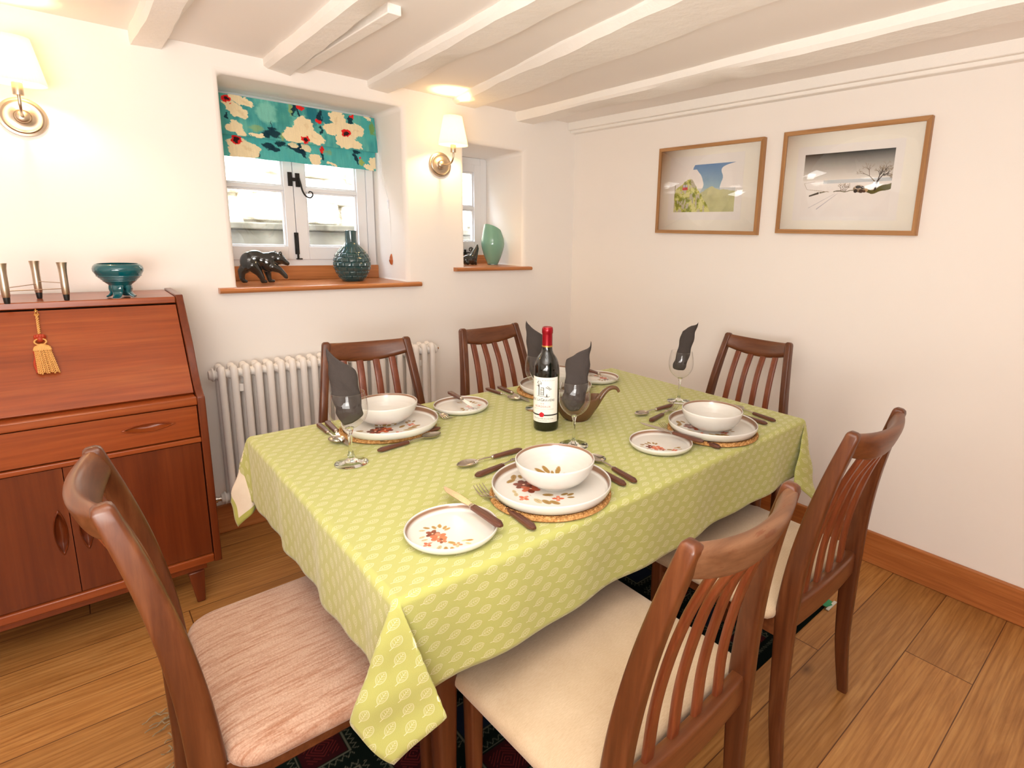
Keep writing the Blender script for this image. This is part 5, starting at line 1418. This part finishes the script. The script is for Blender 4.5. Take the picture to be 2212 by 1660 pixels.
# ------------------------------------------------------------------ roman blind
def blind():
    nu, nv = 640, 230
    rng = np.random.RandomState(4)
    def vn(shape, cx, cyy):     # smooth value noise
        g = rng.rand(cyy + 2, cx + 2); y = np.linspace(0, cyy, shape[0]); x = np.linspace(0, cx, shape[1]); yi = y.astype(int); xi = x.astype(int); fy = (y - yi)[:, None]; fx = (x - xi)[None]
        fy = fy * fy * (3 - 2 * fy); fx = fx * fx * (3 - 2 * fx)
        return (g[yi][:, xi] * (1 - fx) + g[yi][:, xi + 1] * fx) * (1 - fy) + (g[yi + 1][:, xi] * (1 - fx) + g[yi + 1][:, xi + 1] * fx) * fy
    V, U = np.meshgrid(np.linspace(0, 1, nv + 1), np.linspace(-.133, 1, nu + 1), indexing='ij')
    sh = V.shape; L = lambda c: np.array(lin(c))
    warp = (vn(sh, 60, 24) - .5) * .020 + (vn(sh, 200, 60) - .5) * .008; warp2 = (vn(sh, 50, 26) - .5) * .05 + (vn(sh, 180, 70) - .5) * .02
    U2 = U + warp; V2 = V + warp2
    streak = vn(sh, 260, 10) * .6 + vn(sh, 120, 5) * .4
    c = np.empty(sh + (3,)); base = (vn(sh, 9, 4) * .6 + vn(sh, 60, 8) * .4)[..., None]
    c[:] = L((112, 192, 176)) * base + L((26, 128, 138)) * (1 - base)
    c[:] = c * (0.86 + .28 * streak[..., None])
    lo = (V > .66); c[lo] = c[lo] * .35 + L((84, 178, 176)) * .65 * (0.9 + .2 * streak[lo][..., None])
    def P(x, y):       # crop pixel -> blind coordinates
        u = (x - 50) / 2010.0; vt = 115 + .1675 * (x - 45); fo = 690 + .113 * (x - 90); bo = 970 + .088 * (x - 100)
        v = (y - vt) / (fo - vt) * .66 if y < fo else .66 + (y - fo) / (bo - fo) * .34
        return u, v
    AS = 2010.0 / 850.0
    def ell(x, y, rx, ry, ang, col, op=1.0, soft=.10, half=None):
        u, v = P(x, y); du = (U2 - u) * 2010; dv = (V2 - v) * (575 / .66 if y < 690 + .113 * (x - 90) else 280 / .34) 
        ca, sa = math.cos(ang), math.sin(ang); p, q = du * ca + dv * sa, -du * sa + dv * ca
        k = np.clip((1 - np.sqrt((p / rx) ** 2 + (q / ry) ** 2)) / soft + .5, 0, 1) * op
        up = y < 690 + .113 * (x - 90)
        k = np.where((V < .66) if up else (V >= .66), k, 0)[..., None]
        tex = (.93 + .12 * streak)[..., None]
        c[:] = c * (1 - k) + L(col) * tex * k
    CR = (238, 220, 180); DK = (20, 44, 60); RD = (222, 40, 38); LM = (168, 178, 60); GR = (70, 150, 120)
    ell(560, 380, 130, 150, .1, (134, 204, 186), .8, .4); ell(760, 420, 110, 160, 0, (56, 138, 132), .6, .5); ell(1150, 380, 90, 160, 0, (24, 106, 124), .8, .5); ell(1330, 420, 90, 120, 0, (22, 112, 130), .8, .5); ell(1950, 560, 110, 260, 0, (70, 170, 168), .7, .5)
    ell(400, 590, 90, 40, 0, LM, .45, .6); ell(2000, 590, 45, 110, 0, (120, 150, 50), .8, .5); ell(870, 330, 20, 90, 0, LM, .6, .5); ell(720, 700, 18, 70, 0, LM, .6, .5)
    # dark strokes
    for a in ((905, 330, 24, 100, .2), (960, 340, 16, 80, -.3), (1250, 420, 36, 110, .15), (1250, 600, 14, 80, .1), (1680, 470, 34, 80, .2), (600, 650, 100, 60, .2), (590, 560, 6, 90, .02), (520, 690, 60, 40, .3), (70, 430, 16, 60, 0), (560, 830, 70, 50, .2), (720, 800, 70, 40, .1), (930, 870, 150, 40, .1), (1000, 900, 30, 90, -.5), (960, 820, 30, 60, .1), (1270, 950, 24, 60, 0), (1780, 900, 60, 28, .2), (1760, 980, 26, 90, -.4), (640, 870, 60, 34, .1), (420, 950, 40, 22, .1)): ell(*a, DK, .95, .25)
    # cream petals: blossoms
    for a in ((260, 210, 160, 60, .35), (200, 350, 150, 90, .75), (120, 260, 90, 60, .2), (140, 580, 80, 100, .9), (200, 640, 90, 60, .6), (400, 690, 90, 36, .1), (1010, 540, 130, 140, 0), (870, 700, 150, 90, .1), (1150, 720, 150, 90, .25), (1010, 650, 180, 120, 0), (820, 620, 50, 60, 0), (1500, 440, 110, 120, .2), (1400, 590, 120, 90, .3), (1760, 610, 120, 110, -.2), (1570, 760, 130, 110, .3), (1730, 800, 100, 70, .3), (1590, 620, 190, 150, .2), (1950, 450, 70, 30, .5), (250, 860, 200, 110, .35), (180, 920, 100, 80, 0), (380, 880, 80, 80, 0), (880, 820, 60, 40, 0), (1060, 850, 80, 50, .3), (1170, 990, 80, 80, .6), (2040, 1040, 90, 80, .8), (1950, 1100, 80, 40, .4), (1400, 1060, 70, 26, .3)): ell(*a, CR, 1, .07)
    for a in ((300, 230, 60, 14, .5), (250, 400, 70, 16, .8), (1050, 560, 16, 70, 0), (1130, 700, 60, 12, .4), (1480, 470, 14, 70, .2), (1740, 620, 60, 12, -.2), (300, 870, 80, 14, .4)): ell(*a, (222, 196, 148), .5, .7)
    for x, y, s in ((95, 190, 1.0), (1020, 735, 1.0), (1605, 645, 1.05), (175, 750, 1.0)):
        ell(x, y, 62 * s, 58 * s, .3, RD, 1, .12); ell(x + 2, y + 6, 30 * s, 30 * s, 0, (52, 30, 30), 1, .2)
    for x, y, rx, ry in ((1000, 300, 44, 36), (1225, 485, 36, 30), (1715, 420, 32, 30), (1270, 880, 36, 50), (1815, 965, 20, 18)): ell(x, y, rx, ry, 0, RD, 1, .15)
    ell(1840, 1030, 34, 50, 0, LM, .8, .3); ell(1360, 900, 60, 30, .1, (150, 160, 70), .5, .6)
    c[:] = c * (.94 + .12 * rng.rand(*sh))[..., None]
    x0, x1 = -1.862, -1.128; zt, zf, zb = 1.843, 1.677, 1.592
    b = MB(); pts = []
    for j in range(nv + 1):
        v = j / nv
        if v < .66: t = v / .66; z = lerp(zt, zf, t); y = .232 - .022 * math.sin(PI * t * .5) ** 2 - .004 * math.sin(PI * t)
        else: t = (v - .66) / .34; z = lerp(zf + .003, zb, t); y = .238 + .004 * (1 - t)
        for i in range(nu + 1): pts.append((lerp(x0, x1, i / nu), y + .0016 * math.sin(i * .11 + v * 5) * v, z + .0022 * math.sin(i * .045 + 1) * max(0, v - .5)))
    b.v = pts; W = nu + 1; jf = int(.66 * nv)
    b.f = [(j * W + i, (j + 1) * W + i, (j + 1) * W + i + 1, j * W + i + 1) for j in range(nv) for i in range(nu)]; b.mi = [0] * len(b.f)
    root = empty('roman_blind', (-1.495, .24, zt)); tag(root, 'teal roman blind printed with large cream flowers and red centres over the larger window', 'blind')
    T = Matrix.Translation(-Vector(root.location))
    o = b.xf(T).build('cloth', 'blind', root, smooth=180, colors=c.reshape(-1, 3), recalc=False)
    s = o.modifiers.new('thick', 'SOLIDIFY'); s.thickness = .0012; s.offset = -1
    MB().box(x0, x1, .242, .262, 1.822, 1.846).xf(T).build('head_rail', 'white_paint', root)
    b = MB()
    for dx in (0, .006): b.sweep(spline([(-1.130 + dx, .236, 1.80), (-1.116 + dx, .21, 1.60), (-1.100 + dx, .165, 1.452), (-1.099 + dx * .6, .163, 1.440)], 14), (.0009, .0009), n=6)
    for dx in (0, .008): b.sweep(spline([(-1.099, .163, 1.425), (-1.099, .158 - dx, 1.34), (-1.098, .156, 1.25), (-1.098, .156, 1.178)], 14), (.0009, .0009), n=6)
    b.xf(T).build('cord', 'cord', root)
    b = MB(); b.box(-1.106, -1.097, .158, .170, 1.408, 1.452); b.box(-1.108, -1.1, .156, .172, 1.44, 1.447); b.xf(T).build('cleat', 'white_paint', root, bevel=.002)
    MB().lathe([(0, -.030), (.004, -.030), (.009, -.024), (.0125, -.012), (.0130, -.005), (.0105, -.003), (.0098, .006), (.0060, .018), (.0025, .025), (0, .0255)], 28, (-1.099, .156, 1.156)).xf(T).build('acorn_pull', 'acorn', root, smooth=50)
blind()

# ------------------------------------------------------------------ wall lamps
def sconce():
    root = empty('wall_lamp', (0, 0, 0))
    MB().lathe([(0, -.0), (.0585, -.0005), (.0600, -.004), (.0585, -.008), (.0520, -.0095), (.0500, -.0125), (.0470, -.0135), (.0450, -.0125), (.030, -.0145), (.0220, -.018), (.0185, -.026), (.0140, -.030), (0, -.031)], 64, axis='y').build('backplate', 'brushed', root, smooth=40)
    P = spline([(0, -.026, 0), (0, -.065, -.004), (0, -.108, .000), (0, -.129, .016), (0, -.135, .036), (0, -.135, .056)], 30)
    MB().sweep(P, (.0042, .0042), n=16).build('arm', 'brushed', root, smooth=60)
    MB().lathe([(0, .048), (.0125, .048), (.0130, .050), (.0130, .082), (.0120, .084), (0, .084)], 32, (0, -.135, 0)).build('lamp_holder', 'brushed', root, smooth=40)
    b = MB(); n = 96
    def pl(r, a): return r * (1 + .006 * math.sin(a * 48))
    def f(i, j):
        a = 2 * PI * i; r = lerp(.0695, .0430, j); r = pl(r, a); return (r * math.cos(a), -.135 + r * math.sin(a), lerp(.081, .213, j))
    b.grid(f, 288, 6, wrap=True)
    o = b.build('lamp_shade', 'shade', root, smooth=70, recalc=False); s = o.modifiers.new('thick', 'SOLIDIFY'); s.thickness = .0010; s.offset = 0
    MB().ellipsoid((0, -.135, .130), (.017, .017, .024), 24, 16).build('bulb', 'bulb', root, smooth=180)
    b = MB()
    for k in range(3):
        a = k * 2 * PI / 3; b.sweep([(.012 * math.cos(a), -.135 + .012 * math.sin(a), .084), (.0425 * math.cos(a), -.135 + .0425 * math.sin(a), .206)], (.0008, .0008), n=6)
    b.build('shade_carrier', 'brushed', root)
    return root
sc = sconce(); sc.location = (-.900, 0, 1.630); tag(sc, 'lit brushed metal wall lamp between the two windows', 'wall lamp', 'wall lamps')
copy_thing(sc, (-2.388, 0, 1.622), 0, 'lit brushed metal wall lamp above the bureau at the left edge', 'wall lamps')

# ------------------------------------------------------------------ pictures on the right wall
def picture(y_l, y_r, z0, z1, fw, art, ay0, ay1, az0, az1, my0, my1, mz0, mz1, label):
    """y_l is the viewer's left (larger y); art painted on its own fine grid"""
    root = empty('framed_picture', (-.001, (y_l + y_r) / 2, (z0 + z1) / 2)); tag(root, label, 'picture', 'framed prints')
    T = Matrix.Translation(-Vector(root.location)); d = .024
    for name, m, a in (('frame', 'frame_y', None),):
        b = MB()
        ys = (y_l, y_r); o_ = [(y_l, z0), (y_r, z0), (y_r, z1), (y_l, z1)]; i_ = [(y_l - fw, z0 + fw), (y_r + fw, z0 + fw), (y_r + fw, z1 - fw), (y_l - fw, z1 - fw)]
        V = [(-.001, *q) for q in o_] + [(-d, *q) for q in o_] + [(-d, *q) for q in i_] + [(-.015, *q) for q in i_]
        F = []; mi = []
        for k in range(4):
            k2 = (k + 1) % 4
            for r in (0, 4, 8): F.append((r + k, r + k2, r + 4 + k2, r + 4 + k)); mi.append(k % 2)
        n = len(b.v); b.add(V, F); b.mi = mi; b.f.append((0, 1, 2, 3)); b.mi.append(0)
        b.xf(T).build('frame', ['frame_y', 'frame_z'], root, bevel=.0008, smooth=30)
    MB().box(-.0166, -.0140, y_r + fw - .002, y_l - fw + .002, z0 + fw - .002, z1 - fw + .002).xf(T).build('mount', 'mount', root)
    MB().box(-.0172, -.0164, my1, my0, mz0, mz1).xf(T).build('paper', 'paper', root)
    nu, nv = 300, 200
    Vv, Uu = np.meshgrid(np.linspace(0, 1, nv + 1), np.linspace(0, 1, nu + 1), indexing='ij')     # v down, u to the viewer's right
    c = art(Uu, Vv); b = MB(); W = nu + 1
    b.v = [(-.0175, lerp(ay0, ay1, u), lerp(az1, az0, v)) for v, u in zip(Vv.ravel(), Uu.ravel())]
    b.f = [(j * W + i, (j + 1) * W + i, (j + 1) * W + i + 1, j * W + i + 1) for j in range(nv) for i in range(nu)]; b.mi = [0] * len(b.f)
    b.xf(T).build('print', 'paint', root, smooth=180, colors=c.reshape(-1, 3), recalc=False)
    MB().box(-.0215, -.0200, y_r + fw - .001, y_l - fw + .001, z0 + fw - .001, z1 - fw + .001).xf(T).build('glazing', 'picture_glass', root, smooth=180)
def LC(c): return np.array(lin(c))
def fbm(U, V, sx, sy, seed):
    r = np.random.RandomState(seed); out = 0; amp = .5
    for k in range(4):
        cx, cyy = int(sx * 2 ** k) + 1, int(sy * 2 ** k) + 1; g = r.rand(cyy + 2, cx + 2); x = np.clip(U, 0, 1) * cx; y = np.clip(V, 0, 1) * cyy; xi, yi = x.astype(int), y.astype(int); fx, fy = x - xi, y - yi; fx = fx * fx * (3 - 2 * fx); fy = fy * fy * (3 - 2 * fy)
        out = out + amp * ((g[yi, xi] * (1 - fx) + g[yi, xi + 1] * fx) * (1 - fy) + (g[yi + 1, xi] * (1 - fx) + g[yi + 1, xi + 1] * fx) * fy); amp *= .5
    return out
def art_valley(U, V):
    n1 = fbm(U, V, 7, 6, 1); n2 = fbm(U, V, 16, 10, 2); c = np.empty(U.shape + (3,)); paper = LC((250, 244, 240)); c[:] = paper
    sky = LC((112, 150, 196)) * (1 - V[..., None] * 1.6).clip(0, 1) + LC((170, 200, 210)) * (V[..., None] * 1.6).clip(0, 1)
    lft = .40 - .03 * np.sin(V * 20) + .12 * np.exp(-((V - .40) / .12) ** 2) - .06 * (V < .10); rgt = .78 - .02 * np.sin(V * 16) + .2 * np.exp(-(V / .05) ** 1.2)
    inside = (U > lft + .02 * (n2 - .5)) & (U < rgt + .02 * (n2 - .5)) & (V < .62); c[inside] = sky[inside]
    haze = (V > .50) & (V < .62); c[haze] = c[haze] * .4 + LC((196, 206, 208)) * .6
    ridge = .60 - .12 * np.exp(-((U - .62) / .10) ** 2) - .05 * np.exp(-((U - .82) / .1) ** 2) + .07 * (n2 - .5)
    m = V > ridge; far = LC((206, 206, 158)) * (n1[..., None] * .4 + .8); c[m] = far[m]
    near = .17 + .25 * np.abs(U - .26) / .26 + .9 * np.maximum(0, U - .30) * 1.2 + .10 * (n2 - .5)
    near = np.where(U < .02, .3, near); m = (V > near * 1.0 + .10) & (U < .62); g = n2[..., None]
    nc = np.where(g > .52, LC((222, 220, 150)), np.where(g > .40, LC((190, 192, 92)), LC((140, 148, 52)))); rk = np.where((fbm(U, V, 30, 8, 5)[..., None] > .56), LC((198, 190, 170)), nc); c[m] = rk[m]
    e = (np.abs(U - .185) < .045) & (np.abs(V - .47) < .055); c[e] = LC((206, 34, 44)); e = (np.abs(U - .185) < .040) & (np.abs(V - .435) < .028); c[e] = LC((188, 196, 200))
    e = (np.abs(U - .185) < .004) & (np.abs(V - .44) < .04); c[e] = LC((150, 30, 40))
    return c
def art_snow(U, V):
    c = np.empty(U.shape + (3,)); paper = LC((248, 242, 238)); c[:] = paper; n = fbm(U, V, 12, 8, 3); n2 = fbm(U, V, 50, 30, 4)
    tone = np.clip(V / .42, 0, 1)[..., None]; left = LC((52, 44, 38)); right = LC((34, 48, 52)); top = left * (1 - U[..., None]) + right * U[..., None]
    sky = top * (1 - tone) ** 1.1 + LC((236, 230, 222)) * (1 - (1 - tone) ** 1.1); m = V < .42; c[m] = sky[m]
    band = (V > .42) & (V < .48) & (U > .25); c[band] = LC((206, 212, 216))
    h = .60 - .10 * np.clip((U - .80) / .2, 0, 1) + .010 * np.sin(U * 40); lowb = h + .012 + .075 * np.clip((U - .62) / .3, 0, 1); m = (V > h) & (V < lowb) & (U > .38); g = LC((96, 92, 44)) * (.7 + .6 * n[..., None]); c[m] = g[m]
    def line(x0, y0, x1, y1, w0, w1, col):
        dx, dy = x1 - x0, (y1 - y0); A = 1.55; L2 = dx * dx * A * A + dy * dy; t = np.clip(((U - x0) * dx * A * A + (V - y0) * dy) / L2, 0, 1); d = np.hypot((U - x0 - t * dx) * A, V - y0 - t * dy); k = d < (w0 + (w1 - w0) * t); c[k] = LC(col)
    rnd = random.Random(8)
    def tree(x, y, ang, L_, w_, dep, col):
        x1, y1 = x + math.cos(ang) * L_ / 1.55, y - math.sin(ang) * L_; line(x, y, x1, y1, w_, w_ * .7, col)
        if dep:
            for k in range(3 if dep > 1 else 2): tree(x1, y1, ang + rnd.uniform(-.85, .85), L_ * rnd.uniform(.55, .8), w_ * .6, dep - 1, col if dep > 2 else (150, 132, 108))
    tree(.835, .60, 1.35, .13, .016, 5, (58, 44, 34)); tree(.84, .50, .9, .14, .010, 4, (46, 36, 30)); tree(.82, .47, 2.4, .12, .008, 4, (120, 100, 80))
    for k in range(5): tree(.47 + .012 * k, .60, 1.9 - .25 * k, .05, .005, 3, (84, 66, 50))
    # vehicle on the snow
    for x, y, rx, ry, col in ((.665, .575, .065, .05, (150, 128, 100)), (.66, .55, .045, .035, (210, 196, 176)), (.655, .55, .03, .022, (40, 36, 36)), (.70, .56, .018, .022, (52, 44, 42)), (.63, .61, .022, .028, (48, 36, 30)), (.69, .615, .024, .03, (60, 34, 26)), (.745, .60, .02, .028, (196, 160, 120)), (.725, .62, .015, .02, (70, 44, 34))):
        k = ((U - x) / rx) ** 2 + ((V - y) / ry) ** 2 < 1; c[k] = LC(col)
    line(.10, .665, .20, .625, .012, .016, (62, 54, 36)); line(.22, .62, .31, .60, .010, .004, (92, 84, 52))
    line(.02, .46, .06, .56, .003, .003, (176, 160, 140)); line(.06, .56, .33, .61, .003, .004, (186, 170, 150)); line(.02, .46, .15, .44, .003, .003, (190, 176, 160))
    line(.10, .86, .40, .64, .004, .002, (196, 190, 196)); line(.20, .88, .43, .64, .007, .002, (190, 184, 192)); line(.46, .60, .38, .605, .008, .004, (84, 70, 44))
    return c
picture(-.686, -1.286, 1.3305, 1.7545, .0165, art_valley, -.797, -1.153, 1.436, 1.660, -.760, -1.190, 1.398, 1.703, 'oak framed print of green mountains, smaller of the two pictures, left one')
picture(-1.377, -1.945, 1.341, 1.762, .0175, art_snow, -1.481, -1.834, 1.412, 1.662, -1.448, -1.866, 1.396, 1.694, 'oak framed print of a dark sky over snow with a bare tree')
